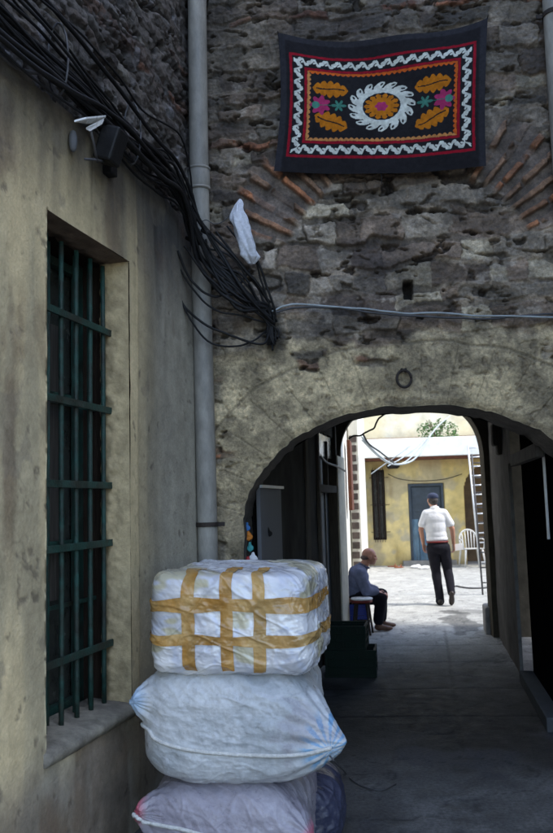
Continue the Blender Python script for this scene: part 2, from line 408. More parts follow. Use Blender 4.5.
# render left on the wall round the arch
nm_ = (V < ZT+.65) & (np.abs(U-ACX) < AHW+.6)
dA = np.full(U.shape, 9.0); NX = U.copy(); NZ = V.copy()
dA[nm_], NX[nm_], NZ[nm_] = nearest(U[nm_], V[nm_], ap)
edge = V + .20*(fbm(U*2.0, V*2.0, 101, 4)-.5) + .16*(fbm(U*8, V*8, 102, 4)-.5) + .10*np.abs(U-ACX)*0
stu = sm(2.66, 2.58, edge)
flake = sm(.68, .74, fbm(U*3.0+4, V*3.6, 103, 5))*sm(.10, .30, dA)
flake = np.maximum(flake, sm(-.78, -.83, U+.05*(fbm(U*6, V*6, 108)-.5))*sm(.4, .6, fbm(U*3, V*3, 109)))
stu = stu*(1-flake)
pit = sm(.64, .72, fbm(U*26, V*26, 104, 3))
sc = mix(np.array([.235, .222, .185]), (.345, .322, .255), sm(.35, .65, fbm(U*2.2, V*2.2, 105, 5)))*(.80+.40*fbm(U*12, V*12, 106, 4))[..., None]
sc = mix(sc, (.12, .11, .10), pit*.5)
drip = sm(.60, .75, fbm(U*7, V*.8, 107, 4)); sc = mix(sc, sc*.7, drip*.5)
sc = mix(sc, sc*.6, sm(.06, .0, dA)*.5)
# faint joints between the arch stones
aa = np.arctan2(V-(ZS-.2), U-ACX); va = np.abs((aa/.17+.1*fbm(U*4, V*4, 110)) % 1-.5)
vj = sm(.475, .497, va)*sm(.42, .36, dA)*(V > ZS); rj = sm(.014, .004, np.abs(dA-.39-.03*fbm(U*5, V*5, 111)))*(V > ZS)
sc = mix(sc, sc*.5, np.maximum(vj, rj)*.8)
C = mix(C, sc, stu)
H = H*(1-stu)+stu*(.026+.012*(fbm(U*3, V*3, 112)-.5)+.005*(fbm(U*18, V*18, 113)-.5)-.009*pit-.006*np.maximum(vj, rj))
# putlog hole
hp = onY(408, 290, YF); dh = np.maximum(np.abs(U-hp[0])/.032, np.abs(V-hp[2])/.065)+.35*(fbm(U*20, V*20, 114)-.5)
H = H-.13*sm(1.05, .85, dh); C = mix(C, (.012, .011, .011), sm(1.1, .9, dh))
# soot stain under the cable knot
sp = onY(272, 335, YF); ds = np.hypot((U-sp[0])/.10, (V-sp[2])/.22)+.7*(fbm(U*8, V*5, 115)-.5); C = mix(C, C*.3, sm(1.2, .5, ds))
darkc = sm(-.50, -.92, U+.2*(fbm(U*4, V*3, 116)-.5))*sm(2.2, 2.8, V); C = mix(C, C*.40, darkc*.85)  # shade and soot painted down the corner by the drainpipe
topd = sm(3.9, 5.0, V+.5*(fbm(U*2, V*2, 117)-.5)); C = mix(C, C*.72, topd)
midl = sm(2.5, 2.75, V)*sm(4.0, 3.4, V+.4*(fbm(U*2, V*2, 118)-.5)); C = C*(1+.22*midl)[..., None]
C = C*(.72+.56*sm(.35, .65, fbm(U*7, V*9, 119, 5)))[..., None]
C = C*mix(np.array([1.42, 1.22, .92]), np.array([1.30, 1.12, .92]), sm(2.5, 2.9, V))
ins = np.zeros(U.shape, bool); ins[nm_] = inside(U[nm_], V[nm_], ap)
snap = ins & (dA < st*1.5)
PX = np.where(snap, NX, U); PZ = np.where(snap, NZ, V)
H = np.where(dA < .05, H*sm(-.03, .05, dA), H)
deep = ins & ~snap
keep = ~(deep[:-1, :-1] | deep[1:, :-1] | deep[:-1, 1:] | deep[1:, 1:])
YY = YF+.02-H
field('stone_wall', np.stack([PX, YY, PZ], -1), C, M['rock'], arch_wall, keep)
# soffit and jambs of the arch, 0.45 m deep
nz = 40; yy = np.linspace(YF+.012, YF+.47, nz)
AP = np.repeat(ap[None], nz, 0)
Pn = np.zeros((nz, len(ap), 3)); Pn[..., 0] = AP[..., 0]; Pn[..., 2] = AP[..., 1]; Pn[..., 1] = yy[:, None]
kk = (fbm(Pn[..., 1]*9, np.cumsum(np.ones(len(ap)))[None]*.5+0*Pn[..., 1], 120)-.5)*.02*np.linspace(0, 1, nz)[:, None]
Pn[..., 0] += (dv[:, 0]/dl[:, 0])[None]*kk; Pn[..., 2] += (dv[:, 1]/dl[:, 0])[None]*kk
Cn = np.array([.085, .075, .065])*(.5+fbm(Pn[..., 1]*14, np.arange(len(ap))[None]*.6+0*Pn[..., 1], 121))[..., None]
field('arch_soffit', Pn, Cn, M['rock'], arch_wall)
# body of the building over the passage
b = MB()
b.box((.8, (YF+.16+YE+.28)/2, 4.95), (7.0, YE+.28-YF-.16, 3.7))
b.box((4.0-.0, YF+.30, 1.55), (2.9, .40, 3.1))
b.box((-2.6, YF+.30, 1.55), (3.0, .40, 3.1))
b.build('upper_storeys', mat('dark_old_masonry', (.12, .11, .10), .9, var=.4, scale=5, bump=.8, bscale=20), arch_wall)
# back of front wall above opening
pts = []
for x in np.linspace(-1.1, 2.55, 60):
    top = 3.1; z = float(arch_z(np.array(x))) if abs(x-ACX) < AHW else -.05
    pts.append((x, z, top))
b = MB()
for (x0, z0, t0), (x1, z1, t1) in zip(pts[:-1], pts[1:]):
    b.add([(x0, YF+.465, max(z0, -.05)), (x1, YF+.465, max(z1, -.05)), (x1, YF+.465, t1), (x0, YF+.465, t0)], [(0, 1, 2, 3)])
b.build('inner_wall_face', M['dark'], arch_wall)
# iron ring with its staple
rp = onY(404, 379, YF-.035)
b = MB(); b.tube([rp+np.array([.045*math.cos(q), -.012+.006*math.sin(q), .055*math.sin(q)]) for q in np.linspace(0, 2*math.pi, 25)], .0085, 8)
b.build('iron_ring', M['iron'], arch_wall, True)
b = MB(); b.tube([rp+np.array(q) for q in ((-.016, .06, .05), (-.012, -.012, .06), (.012, -.012, .06), (.016, .06, .05))], .009, 8)
b.build('staple', M['iron'], arch_wall, True)

# ------------------------------------------------------------------ left building
lb = thing('plastered_building', 'ochre plastered house with a green barred window on the left side of the alley', 'building', (LB[0], LB[1], 0))
lt = np.array([LA[0]-LB[0], LA[1]-LB[1]]); lt = lt/np.hypot(*lt); ln = np.array([-lt[1], lt[0]])
if ln[0] < 0: ln = -ln
def lw(s, z, off=0.0):
    return np.stack([LB[0]+lt[0]*s+ln[0]*off, LB[1]+lt[1]*s+ln[1]*off, z+0*s], -1)
def sz(px, py, off=0.0):
    p = onW(px, py, LA, LB, off); return float(np.dot(p[:2]-np.array(LB), lt)), float(p[2])
wsL, wzT1 = sz(48, 199, .035); wsR, wzT2 = sz(129, 270, .035); _, wzB1 = sz(48, 768); _, wzB2 = sz(118, 703)
WT = (wzT1+wzT2)/2; WB = (wzB1+wzB2)/2
print('window', wsL, wsR, wzT1, wzT2, wzB1, wzB2)
print('plaster edge', sz(0, 55), sz(70, 120), sz(110, 165), sz(145, 215), sz(20, 0), sz(100, 100), sz(170, 230))
PT = 3.44                                # top of the plaster
hs = np.arange(-.05, 3.4, .011); hs = np.concatenate([hs, np.arange(3.45, 6.5, .15)]); zs = np.arange(-.05, PT+.06, .011)
Sg, Zg = np.meshgrid(hs, zs)
h = .020*(fbm(Sg*1.1, Zg*.8, 201, 2)-.5)+.0025*(fbm(Sg*12, Zg*12, 202, 4)-.5)
st_v = fbm(Sg*6, Zg*.55, 203, 5); blot = fbm(Sg*1.6, Zg*1.3, 204, 5); fine = fbm(Sg*20, Zg*20, 205, 3)
och = np.array([.60, .495, .30]); grey = np.array([.36, .335, .27]); brown = np.array([.15, .10, .065])
C = mix(och, och*np.array([.62, .66, .74]), sm(.42, .66, st_v)*.8)
C = mix(C, och*1.15, sm(.55, .7, blot)*.5)
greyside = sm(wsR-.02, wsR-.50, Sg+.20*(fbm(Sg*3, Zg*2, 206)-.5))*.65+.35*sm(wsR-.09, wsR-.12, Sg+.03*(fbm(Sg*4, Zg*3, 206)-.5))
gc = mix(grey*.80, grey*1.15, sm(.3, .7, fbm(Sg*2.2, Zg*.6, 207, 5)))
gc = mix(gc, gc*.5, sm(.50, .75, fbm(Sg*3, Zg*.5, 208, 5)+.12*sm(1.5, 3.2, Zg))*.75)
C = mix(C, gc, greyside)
low = sm(WB+.15, WB-.2, Zg+.3*(blot-.5)); lc = mix(np.array([.20, .17, .135]), (.30, .285, .25), sm(.35, .6, fbm(Sg*3, Zg*3, 209, 5)))
C = mix(C, lc, low*.85)
C = mix(C, brown, sm(.56, .70, fbm(Sg*3.2, Zg*1.3, 210, 5)+.10*sm(1.2, .5, Zg)-.06*greyside)*.6)
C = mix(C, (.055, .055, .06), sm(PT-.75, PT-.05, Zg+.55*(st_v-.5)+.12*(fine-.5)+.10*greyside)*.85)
C = mix(C, C*.62, sm(wsL-.1, wsR+.1, Sg)*0)
C = mix(C, (.12, .10, .08), sm(.72, .80, fbm(Sg*16, Zg*16, 211, 4))*.6)
stk = sm(.58, .8, fbm(Sg*13, Zg*.6, 216, 5))*sm(PT-1.3, PT-.1, Zg+.8*(fbm(Sg*3, Zg*0, 219)-.5)); C = mix(C, C*np.array([.50, .50, .52]), stk*.9)
ck = np.abs(fbm(Sg*1.6, Zg*1.1, 221, 6)-.5); ckm = sm(.006, .002, ck)*sm(.45, .6, fbm(Sg*1.3, Zg*1.3, 222)); C = mix(C, C*.55, ckm*.4)
fk = sm(.655, .665, fbm(Sg*3.4, Zg*3.0, 223, 6)+.07*sm(1.4, .3, Zg)); C = mix(C, np.array([.20, .175, .14])*(.7+.6*fine)[..., None], fk*.35)
spl = sm(.60, .66, fbm(Sg*2.2, Zg*2.6, 217, 6)+.08*sm(1.3, .4, Zg)); C = mix(C, C*1.25+.01, spl*.35)
C = C*(.88+.24*fine)[..., None]
rainband = sm(.06, .0, np.abs(Sg-(wsR+.03)))*0
h = h + .012*(1-greyside)*1.0
h = h - .003*sm(.72, .80, fbm(Sg*16, Zg*16, 211, 4)) + .0015*spl
er = .010*(fbm(Sg*14, Zg*14, 213)-.5)
top_e = Zg+.10*(fbm(Sg*2.2, Zg*0, 212, 4)-.5)
inw = (Sg > wsR) & (Sg < wsL) & (Zg > WB) & (Zg < WT)
# snap the cells next to the opening to its edge
g = .011
PSg = Sg.copy(); PZg = Zg.copy()
nr = 0*Sg
def snapedge(A, val, m):
    A[m] = val
mL = (np.abs(Sg-wsL) < g*.55) & (Zg > WB-g) & (Zg < WT+g); PSg[mL] = wsL+.010*(fbm(Zg*7, Sg*0, 214)-.5)[mL]
mR = (np.abs(Sg-wsR) < g*.55) & (Zg > WB-g) & (Zg < WT+g); PSg[mR] = wsR+.014*(fbm(Zg*9, Sg*0, 215)-.5)[mR]
mT = (np.abs(Zg-WT) < g*.55) & (Sg > wsR-g) & (Sg < wsL+g); PZg[mT] = WT
mB = (np.abs(Zg-WB) < g*.55) & (Sg > wsR-g) & (Sg < wsL+g); PZg[mB] = WB
core = (Sg > wsR+g*.55) & (Sg < wsL-g*.55) & (Zg > WB+g*.55) & (Zg < WT-g*.55)
cut = core | (top_e > PT)
keep = ~(cut[:-1, :-1] | cut[1:, :-1] | cut[:-1, 1:] | cut[1:, 1:])
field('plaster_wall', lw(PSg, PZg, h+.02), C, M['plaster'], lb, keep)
# reveals of the window
DEP = .125
def strip(name, pa, pb, mat_, parent, n=60, m=12, c0=(.30, .25, .17), seed=0, amp=.006):
    pa = np.array(pa); pb = np.array(pb)   # each: two end points (s,z); pa outer, pb inner
    t = np.linspace(0, 1, n)[None, :]; k = np.linspace(0, 1, m)[:, None]
    s_ = (pa[0][0]*(1-t)+pa[1][0]*t)*(1-k)+(pb[0][0]*(1-t)+pb[1][0]*t)*k
    z_ = (pa[0][1]*(1-t)+pa[1][1]*t)*(1-k)+(pb[0][1]*(1-t)+pb[1][1]*t)*k
    o_ = .03*(1-k)-DEP*k+0*t
    nn_ = fbm(s_*0+t*n*.25, k*4+0*t, 300+seed, 4)
    nx = amp*(nn_-.5)*2*np.sin(np.pi*np.clip(k*.5+.0, 0, 1))
    if abs(pa[0][0]-pa[1][0]) < .05: s_ = s_+nx
    else: z_ = z_+nx
    C_ = np.array(c0)*(.6+.8*fbm(t*n*.12+0*k, k*3+0*t, 310+seed, 5))[..., None]
    C_ = mix(C_, np.array(c0)*.25, sm(.6, 1, k+.5*(fbm(t*n*.2+0*k, k*5+0*t, 320+seed, 4)-.5))*.8)
    return field(name, lw(s_, z_, o_), C_, mat_, parent)
strip('reveal', [(wsR, WB-.02), (wsR, WT+.02)], [(wsR+.015, WB-.02), (wsR+.02, WT+.02)], M['plaster'], lb, 260, 24, (.43, .345, .205), 1, .015)
strip('reveal', [(wsL, WB-.02), (wsL, WT+.02)], [(wsL, WB-.02), (wsL, WT+.02)], M['plaster'], lb, 80, 10, seed=2)
strip('reveal', [(wsR-.02, WT), (wsL+.02, WT)], [(wsR-.02, WT-.01), (wsL+.02, WT-.01)], M['plaster'], lb, 60, 14, (.20, .15, .11), 3, .012)
# sloping sill
b = MB()
def L3(s, z, o): return lw(np.array(float(s)), float(z), float(o))
prof = [(-.20, WB+.055), (.005, WB+.035), (.050, WB+.02), (.058, WB-.005), (.045, WB-.03), (-.20, WB-.06)]
n = 26; vsx = []
for i in range(n+1):
    s_ = wsR-.035+(wsL-wsR+.055)*i/n
    for j, (o_, z_) in enumerate(prof):
        jt = (vn(np.array(i*.8+j*.1), np.array(j*3.3), 77)-.5)*.012*(1 if 0 < j < 5 else 0)
        vsx.append(L3(s_, z_+jt, o_+jt))
k = len(prof); fs = [(i*k+j, i*k+j+1, (i+1)*k+j+1, (i+1)*k+j) for i in range(n) for j in range(k-1)] + [tuple(range(k)), tuple(n*k+j for j in range(k))]
b.add(vsx, fs); b.build('sill', mat('grey_worn_sill', (.27, .25, .20), .9, spec=.1, var=.3, scale=12, bump=.6, bscale=50, col2=(.17, .155, .13)), lb, True)
# window behind the bars
win = bpy.data.objects.new('window', None); COL.objects.link(win); win.parent = lb
b = MB(); ax = [np.array([lt[0], lt[1], 0]), np.array([ln[0], ln[1], 0]), np.array([0, 0, 1.])]
wc = (wsL+wsR)/2; ww = wsL-wsR; wh = WT-WB
def lbox(b, s, z, o, ds, dz, do): b.box(L3(s, z, o), (ds, do, dz), ax=ax); return b
lbox(MB(), wc, (WT+WB)/2, -.30, ww+.1, wh+.1, .01).build('pane', M['glass'], win)
fr = MB()
for s_ in (wsR+.03, wc-.02, wc+.02, wsL-.03): lbox(fr, s_, (WT+WB)/2, -.255, .05 if s_ not in (wc-.02, wc+.02) else .036, wh, .045)
for z_ in (WB+.05, WB+wh*.36, WB+wh*.68, WT-.05): lbox(fr, wc, z_, -.259, ww, .045, .04)
fr.build('frame', M['green'], win, bevel=.003)
lbox(lbox(MB(), wc+.22, (WT+WB)/2-.1, -.285, .20, wh*.8, .008), wc-.2, (WT+WB)/2+.1, -.287, .16, wh*.6, .008).build('curtain', mat('dusty_brown_curtain', (.06, .055, .048), .9, var=.5, scale=8, stretch=(10, 10, .4)), win)
c = MB()
for s_ in (wsR-.005, wsL+.03): lbox(c, s_, (WT+WB)/2, -.21, .02, wh+.1, .175)
lbox(c, wc, WT+.005, -.21, ww+.1, .02, .17); lbox(c, wc, WB-.03, -.24, ww+.1, .02, .16)
c.build('casing', M['wood'], win)
gr = bpy.data.objects.new('window_grille', None); COL.objects.link(gr); gr.parent = lb
# horizontals from the photograph's heights at the left edge
hz = [sz(50, y_, -.10)[1] for y_ in (311, 399, 484, 549, 663)]
print('grille z', hz)
for z_ in hz:
    b = MB(); lbox(b, wc, z_, -.070, ww-.01, .034, .012); b.build('crossbar', M['green'], gr, bevel=.002)
ss = np.linspace(wsR+.06, wsL-.05, 6)
for i, s_ in enumerate(ss):
    b = MB(); pts = [L3(s_+.003*math.sin(i*5+z_*2.1), z_, -.089) for z_ in np.linspace(WB+.03, WT-.03, 12)]
    b.tube(pts, .0125, 8); b.build('bar', M['green'], gr, True)
for s_ in (wsR+.12, wsR+.27, wsL-.30, wsL-.14):               # thinner bars of the inner grille
    b = MB(); b.tube([L3(s_, WB+.04, -.14), L3(s_, WT-.03, -.14)], .008, 8); b.build('inner_bar', M['green'], gr, True)
for z_ in (WB+wh*.24, WB+wh*.66):
    b = MB(); lbox(b, wc, z_, -.165, ww, .02, .008); b.build('inner_crossbar', M['green'], gr)
# masonry above the plaster
hs = np.arange(-.05, 3.1, .009); zs = np.arange(PT-.12, 5.9, .009)
Sg, Zg = np.meshgrid(hs, zs)
H, C = rubble(Sg, Zg, 51, .04, .10, .07, .22, .030, .6)
C = C*np.array([.46, .43, .43])
C = mix(C, (.20, .20, .22), sm(.66, .74, fbm(Sg*8, Zg*8, 220, 4))*.5)
field('stone_wall', lw(Sg, Zg, H-.025), C, M['rock'], lb)
b = MB()
lbox(b, 2.75, 3.6, -.95, 7.5, 7.2, 1.2) 
b.box((-2.2, 7.7, 4.1), (1.8, 5.0, 8.2))
b.build('house_body', M['dark'], lb)
b = MB(); lbox(b, 4.8, 5.3, -.15, 3.4, 3.8, .30); lbox(b, 1.55, 6.5, -.18, 3.1, 1.4, .30)
b.build('upper_wall', mat('grey_upper_plaster', (.30, .29, .27), .9, var=.3, scale=3), lb)
# ------------------------------------------------------------------ unseen house on the right, added to keep sun off the alley
mo = mat('plain_old_render', (.30, .29, .26), .9, var=.35, scale=3, bump=.5, bscale=20, col2=(.15, .145, .14))
rb = thing('sun_block_house', 'unseen tall house right of the alley, added to block the sun', 'building', (3.2, 0, 0))
MB().box((3.6, 2.9, 5.3), (2.0, 4.45, 10.6)).build('wall', mo, rb)
for y_ in (1.6, 3.7):
    for z_ in (4.2, 7.0):
        w_ = MB(); w_.box((2.59, y_, z_), (.05, .9, 1.3)); wo = w_.build('window', M['wood'], rb)
        MB().box((2.555, y_, z_), (.02, .74, 1.14)).build('pane', M['glass'], wo)

# ------------------------------------------------------------------ passage
def wline(A, B):
    A = np.array(A, float); B = np.array(B, float); t = (B-A)/np.hypot(*(B-A)); n = np.array([t[1], -t[0]])
    def P(s, z, o=0.0): q = A+t*s+n*o; return np.array([q[0], q[1], z])
    def S_(px, py, off=0.0):
        p = onW(px, py, A, B, off); return float(np.dot(p[:2]-A, t)), float(p[2])
    return P, S_, float(np.hypot(*(B-A))), [np.array([t[0], t[1], 0]), np.array([n[0], n[1], 0]), np.array([0, 0, 1.])]
PL, SL, LLn, axL = wline(PLA, PLB)        # normal points to +x (into the passage)
PR, SR, LRn, axR = wline(PRA, PRB)        # into the passage is negative offset
def pfield(name, P, s0, s1, z0, z1, c0, c1, seed, parent, sign=1, st=.03, m=None, amp=.03, holes=()):
    s_ = np.arange(s0, s1+st, st); z_ = np.arange(z0, z1+st, st); A_, B_ = np.meshgrid(s_, z_)
    h_ = amp*(fbm(A_*2, B_*2, seed, 5)-.5)
    p0 = P(0, 0); pt = P(1, 0)-p0; pn = P(0, 0, 1)-p0
    PP = p0+A_[..., None]*pt+(sign*h_)[..., None]*pn; PP[..., 2] = B_
    cc = mix(c0, c1, sm(.35, .65, fbm(A_*1.6, B_*1.2, seed+1, 5)))*(.65+.7*fbm(A_*8, B_*8, seed+2, 4))[..., None]
    k = np.ones((A_.shape[0]-1, A_.shape[1]-1), bool)
    for (a, b_, c, d) in holes:
        k &= ~((A_[:-1, :-1] > a) & (A_[:-1, :-1] < b_) & (B_[:-1, :-1] > c) & (B_[:-1, :-1] < d))
    return field(name, PP, cc, m or M['plaster'], parent, k)

pl = thing('left_passage_wall', 'dark wall on the left inside the arched passage', 'wall', (*PLA, 0))
sD0, zD = SL(317, 488); sD1, _ = SL(336, 488)
sP0, zP0 = SL(309, 600); print('left passage', sD0, sD1, zD, sP0, SL(258, 493), SL(282, 560))
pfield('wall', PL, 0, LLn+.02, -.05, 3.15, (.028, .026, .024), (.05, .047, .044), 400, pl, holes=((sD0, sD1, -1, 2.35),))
# wooden shop front in the left wall
df = bpy.data.objects.new('door_frame', None); COL.objects.link(df); df.parent = pl
def pbox(b, P, ax, s, z, o, ds, dz, do): b.box(P(s, z, o), (ds, do, dz), ax=ax); return b
for s_ in (sP0, sD0+.04, sD1-.05):
    pbox(MB(), PL, axL, s_, 1.25, -.035, .09 if s_ != sP0 else .14, 2.6, .12).build('post', M['woodgrey'], df, bevel=.004)
pbox(MB(), PL, axL, (sD0+sD1)/2, zD, -.03, sD1-sD0, .08, .11).build('lintel', M['woodgrey'], df, bevel=.004)
pbox(MB(), PL, axL, (sD0+sD1)/2+.1, zD+.28, -.03, .05, .5, .06).build('mullion', M['woodgrey'], df, bevel=.004)
pbox(MB(), PL, axL, (sD0+sD1)/2, 2.56, -.03, sD1-sD0+.2, .08, .11).build('head', M['woodgrey'], df, bevel=.004)
lf = pbox(MB(), PL, axL, (sD0+sD1)/2, 1.05, -.10, sD1-sD0, 2.1, .04).build('door', M['doordark'], pl)
for k_ in (.3, .7): pbox(MB(), PL, axL, sD0+(sD1-sD0)*k_, 1.1, -.073, .03, 1.9, .02).build('moulding', M['greycable'], lf)
pbox(MB(), PL, axL, (sD0+sD1)/2, 2.35, -.03, sD1-sD0, .5, .02).build('fanlight', M['glass'], pl)
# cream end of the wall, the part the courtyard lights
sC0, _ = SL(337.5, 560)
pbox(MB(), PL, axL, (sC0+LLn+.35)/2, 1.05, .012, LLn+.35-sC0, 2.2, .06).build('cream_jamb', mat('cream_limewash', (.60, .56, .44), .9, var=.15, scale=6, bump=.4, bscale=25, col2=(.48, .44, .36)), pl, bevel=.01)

pr = thing('right_passage_wall', 'dark plastered wall on the right inside the arched passage', 'wall', (*PRA, 0))
sq0, _ = SR(519, 600); sq1, _ = SR(560, 600)
sq1 = .02
print('right passage', sq0, SR(518, 455), SR(541, 470), SR(490, 620))
pfield('wall', PR, sq0+.02, LRn-.2, -.05, 3.15, (.10, .094, .09), (.16, .15, .14), 420, pr, -1, .02)
pbox(MB(), PR, axR, .25, 2.75, .06, 1.2, .9, .1).build('upper_infill', M['dark'], pr)
pbox(MB(), PR, axR, (sq0)/2, 1.2, .30, sq0+.3, 2.6, .06).build('dark_recess', M['dark'], pr)
d1 = pbox(MB(), PR, axR, sq0/2-.05, 1.1, .10, sq0-.1, 2.3, .05).build('door', mat('black_door_paint', (.006, .006, .007), 1.0, var=.3, scale=5, bump=.2, spec=0), pr, bevel=.004)
sm_, _ = SR(541, 560); print('sm', sm_)
pbox(MB(), PR, axR, sm_, 1.75, .062, .012, .9, .02).build('glint_strip', M['aluminium'], d1, bevel=.003)  # thin metal strip put in for a vertical glint on the door
fr_ = bpy.data.objects.new('door_frame', None); COL.objects.link(fr_); fr_.parent = pr
zq = SR(519, 460)[1]
pbox(MB(), PR, axR, sq0, zq/2, -.012, .03, zq, .03).build('post', mat('pale_worn_frame', (.16, .16, .155), .9, spec=.1, var=.4), fr_, bevel=.003)
pbox(MB(), PR, axR, sq0/2+.1, zq+.02, .02, sq0-.2, .10, .06).build('lintel', mat('pale_stone_lintel', (.14, .135, .13), .9, spec=.1, var=.3, bump=.4), fr_, bevel=.004)
pbox(MB(), PR, axR, sq0/2+.1, .05, .04, sq0-.3, .10, .16).build('threshold', mat('pale_stone_step', (.08, .085, .09), .9, spec=.1, var=.2, bump=.4), pr, bevel=.008)
# dark board standing in for a recess's shade, stone plinth beside the far jamb
s2, _ = SR(492, 560)
pbox(MB(), PR, axR, s2, 1.35, -.035, .16, 1.95, .05).build('shade_strip', M['wood'], pr, bevel=.006)
pbox(MB(), PR, axR, s2+.02, .15, -.06, .42, .34, .14).build('plinth', mat('worn_grey_plinth', (.26, .25, .24), .85, var=.3, scale=10, bump=.7, bscale=30), pr, bevel=.03)
# timber bracket under the vault
q0 = onY(478, 448, 8.6); q1 = onY(500, 430, 8.0)
b = MB()
for k_, (x_, y_) in enumerate(((497, 430), (496, 440), (499, 449))):
    qq = onY(x_, y_, 8.2); b.box(qq, (.11-.03*k_, .14, .12))
b.build('timber_bracket', M['woodgrey'], pr, bevel=.02)
cl = thing('passage_ceiling', 'dark ceiling over the passage', 'ceiling', (0, YF, 3.0))
X_, Y_ = np.meshgrid(np.arange(-1.2, 2.6, .05), np.arange(YF+.44, YE+.06, .05))
Z_ = 2.98+.05*(fbm(X_*2, Y_*2, 430, 4)-.5)-.02*np.abs(np.sin(Y_*4))
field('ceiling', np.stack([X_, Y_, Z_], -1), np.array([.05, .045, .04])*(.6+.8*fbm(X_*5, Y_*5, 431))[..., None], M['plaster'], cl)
for y_ in (6.3, 7.3, 8.3, 9.2): MB().box((.8, y_, 2.93), (3.4, .12, .10)).build('beam', M['wood'], cl, bevel=.01)

# far wall of the passage with its own low arch
ew = thing('far_arch_wall', 'thick wall at the far mouth of the passage with a rounded opening', 'wall', (.85, YE, 0))
jl = onY(343, 470, YE+.02); jr = onY(483, 470, YE+.02)
ex0, ex1 = PLB[0]+.035, jr[0]+.015
exc = (ex0+ex1)/2; exh = (ex1-ex0)/2; EZ0, EZ1 = 2.00, 2.80
print('exit', ex0, ex1, jl, jr)
prof = []
for k in range(41):
    q = math.pi*k/40; cx, cz = -math.cos(q), math.sin(q)
    prof.append((exc+np.sign(cx)*abs(cx)**(2/2.7)*exh, EZ0+(EZ1-EZ0)*abs(cz)**(2/2.7)))
prof = [(ex0, -.05), (ex0, 1.0)] + prof + [(ex1, 1.0), (ex1, -.05)]
b = MB(); y0, y1 = YE, YE+.30
def outer(i, n): return None
for (x0, z0), (x1, z1) in zip(prof[:-1], prof[1:]):
    if abs(x1-x0) > 1e-6:
        for yy_ in (y0, y1): b.add([(x0, yy_, z0), (x1, yy_, z1), (x1, yy_, 3.3), (x0, yy_, 3.3)], [(0, 1, 2, 3)])
    b.add([(x0, y0, z0), (x1, y0, z1), (x1, y1, z1), (x0, y1, z0)], [(0, 1, 2, 3)])
b.add([(-1.5, y0, -.05), (ex0, y0, -.05), (ex0, y0, 3.3), (-1.5, y0, 3.3)], [(0, 1, 2, 3)])
b.add([(ex1, y0, -.05), (2.9, y0, -.05), (2.9, y0, 3.3), (ex1, y0, 3.3)], [(0, 1, 2, 3)])
b.add([(-1.5, y1, -.05), (ex0, y1, -.05), (ex0, y1, 3.3), (-1.5, y1, 3.3)], [(0, 1, 2, 3)])
b.add([(ex1, y1, -.05), (5.5, y1, -.05), (5.5, y1, 3.3), (ex1, y1, 3.3)], [(0, 1, 2, 3)])
b.build('wall', mat('brown_old_plaster', (.09, .078, .06), .95, spec=.05, var=.3, scale=7, bump=.5, bscale=25), ew)

# ------------------------------------------------------------------ courtyard, left side
CA = (PLB[0]+.05, YE+.30); cB = onY(369, 560, 20.6); CB = (cB[0], 20.6)
PC, SC, CL_, axC = wline(CA, CB)
cw = thing('white_courtyard_house', 'sunlit white house wall on the left side of the courtyard', 'building', (*CA, 0))
cream = mat('sunlit_white_limewash', (.74, .72, .64), .9, var=.12, scale=5, bump=.3, bscale=25)
cream = mat('sunlit_white_limewash', (.74, .72, .64), .9, var=.12, scale=5, bump=.3, bscale=25)
YP = 12.8
q0 = onY(350.5, 500, YP); q1 = onY(360.2, 500, YP)
CM = (q0[0]-.02, YP+.1); CN = (q1[0]-.01, YP+.1)
def wseg(A_, B_, h_=6.4):
    P_, _, L_, ax_ = wline(A_, B_); pbox(MB(), P_, ax_, L_/2, h_/2, -.15, L_, h_, .30).build('wall', cream, cw)
wseg(CA, CM); wseg(CN, CB)
tp_ = thing('brick_pier', 'pier of dark bricks with wide white joints against the left courtyard wall', 'pier', (q0[0], YP, 0))
xm = (q0[0]+q1[0])/2; wx = q1[0]-q0[0]; zt = onY(355, 434, YP)[2]; zb = onY(355, 570, YP)[2]
MB().box((xm, YP+.13, (zt+.25)/2), (wx, .22, zt+.25)).build('core', cream, tp_, bevel=.004)
bm_ = mat('sooty_dark_brick', (.075, .058, .052), .85, var=.5, scale=8, bump=.5)
for k in range(14):
    z_ = zb+(zt-zb)*(k+.5)/14; jx_ = (vn(np.array(k*1.7), np.array(2.), 4)-.5)*.02
    MB().box((xm-.012+jx_, YP+.012, z_), (wx-.035, .05, (zt-zb)/14*.68)).build('brick', bm_, tp_, bevel=.006)
s4, z4 = SC(346, 440); s5, z5 = SC(350.5, 510)
pbox(MB(), PC, axC, (s4+s5)/2, (z4+z5)/2, .03, s5-s4, z4-z5, .05).build('shutter', M['rust'], cw, bevel=.005)

# ------------------------------------------------------------------ yellow house at the back
YB = 20.6
yb = thing('yellow_house', 'yellow limewashed house with a blue door across the back of the courtyard', 'building', (3.0, YB, 0))
dL = onY(408, 484, YB); dR = onY(443, 484, YB); DZ = dL[2]
wl = onY(371, 470, YB); wr = onY(387, 540, YB)
aL = onY(463, 470, YB); aR = aL[0]+1.6; AZ = onY(470, 462, YB)[2]
bz = onY(420, 458, YB)[2]; bz2 = onY(420, 440, YB)[2]
print('back', dL, dR, wl, wr, aL, AZ, bz, bz2)
us = np.arange(-.2, 6.5, .03); vs = np.arange(-.05, bz+.02, .03); U, V = np.meshgrid(us, vs)
C = mix((.60, .46, .17), (.68, .55, .25), sm(.35, .65, fbm(U*1.2, V*1.5, 500, 5)))
C = mix(C, (.42, .36, .24), sm(.54, .66, fbm(U*2, V*2, 501, 5))*.7)
C = mix(C, (.40, .41, .40), sm(1.15, .5, V+.9*(fbm(U*2, V*2, 502, 5)-.5))*sm(3.0, 3.4, U)*.9)
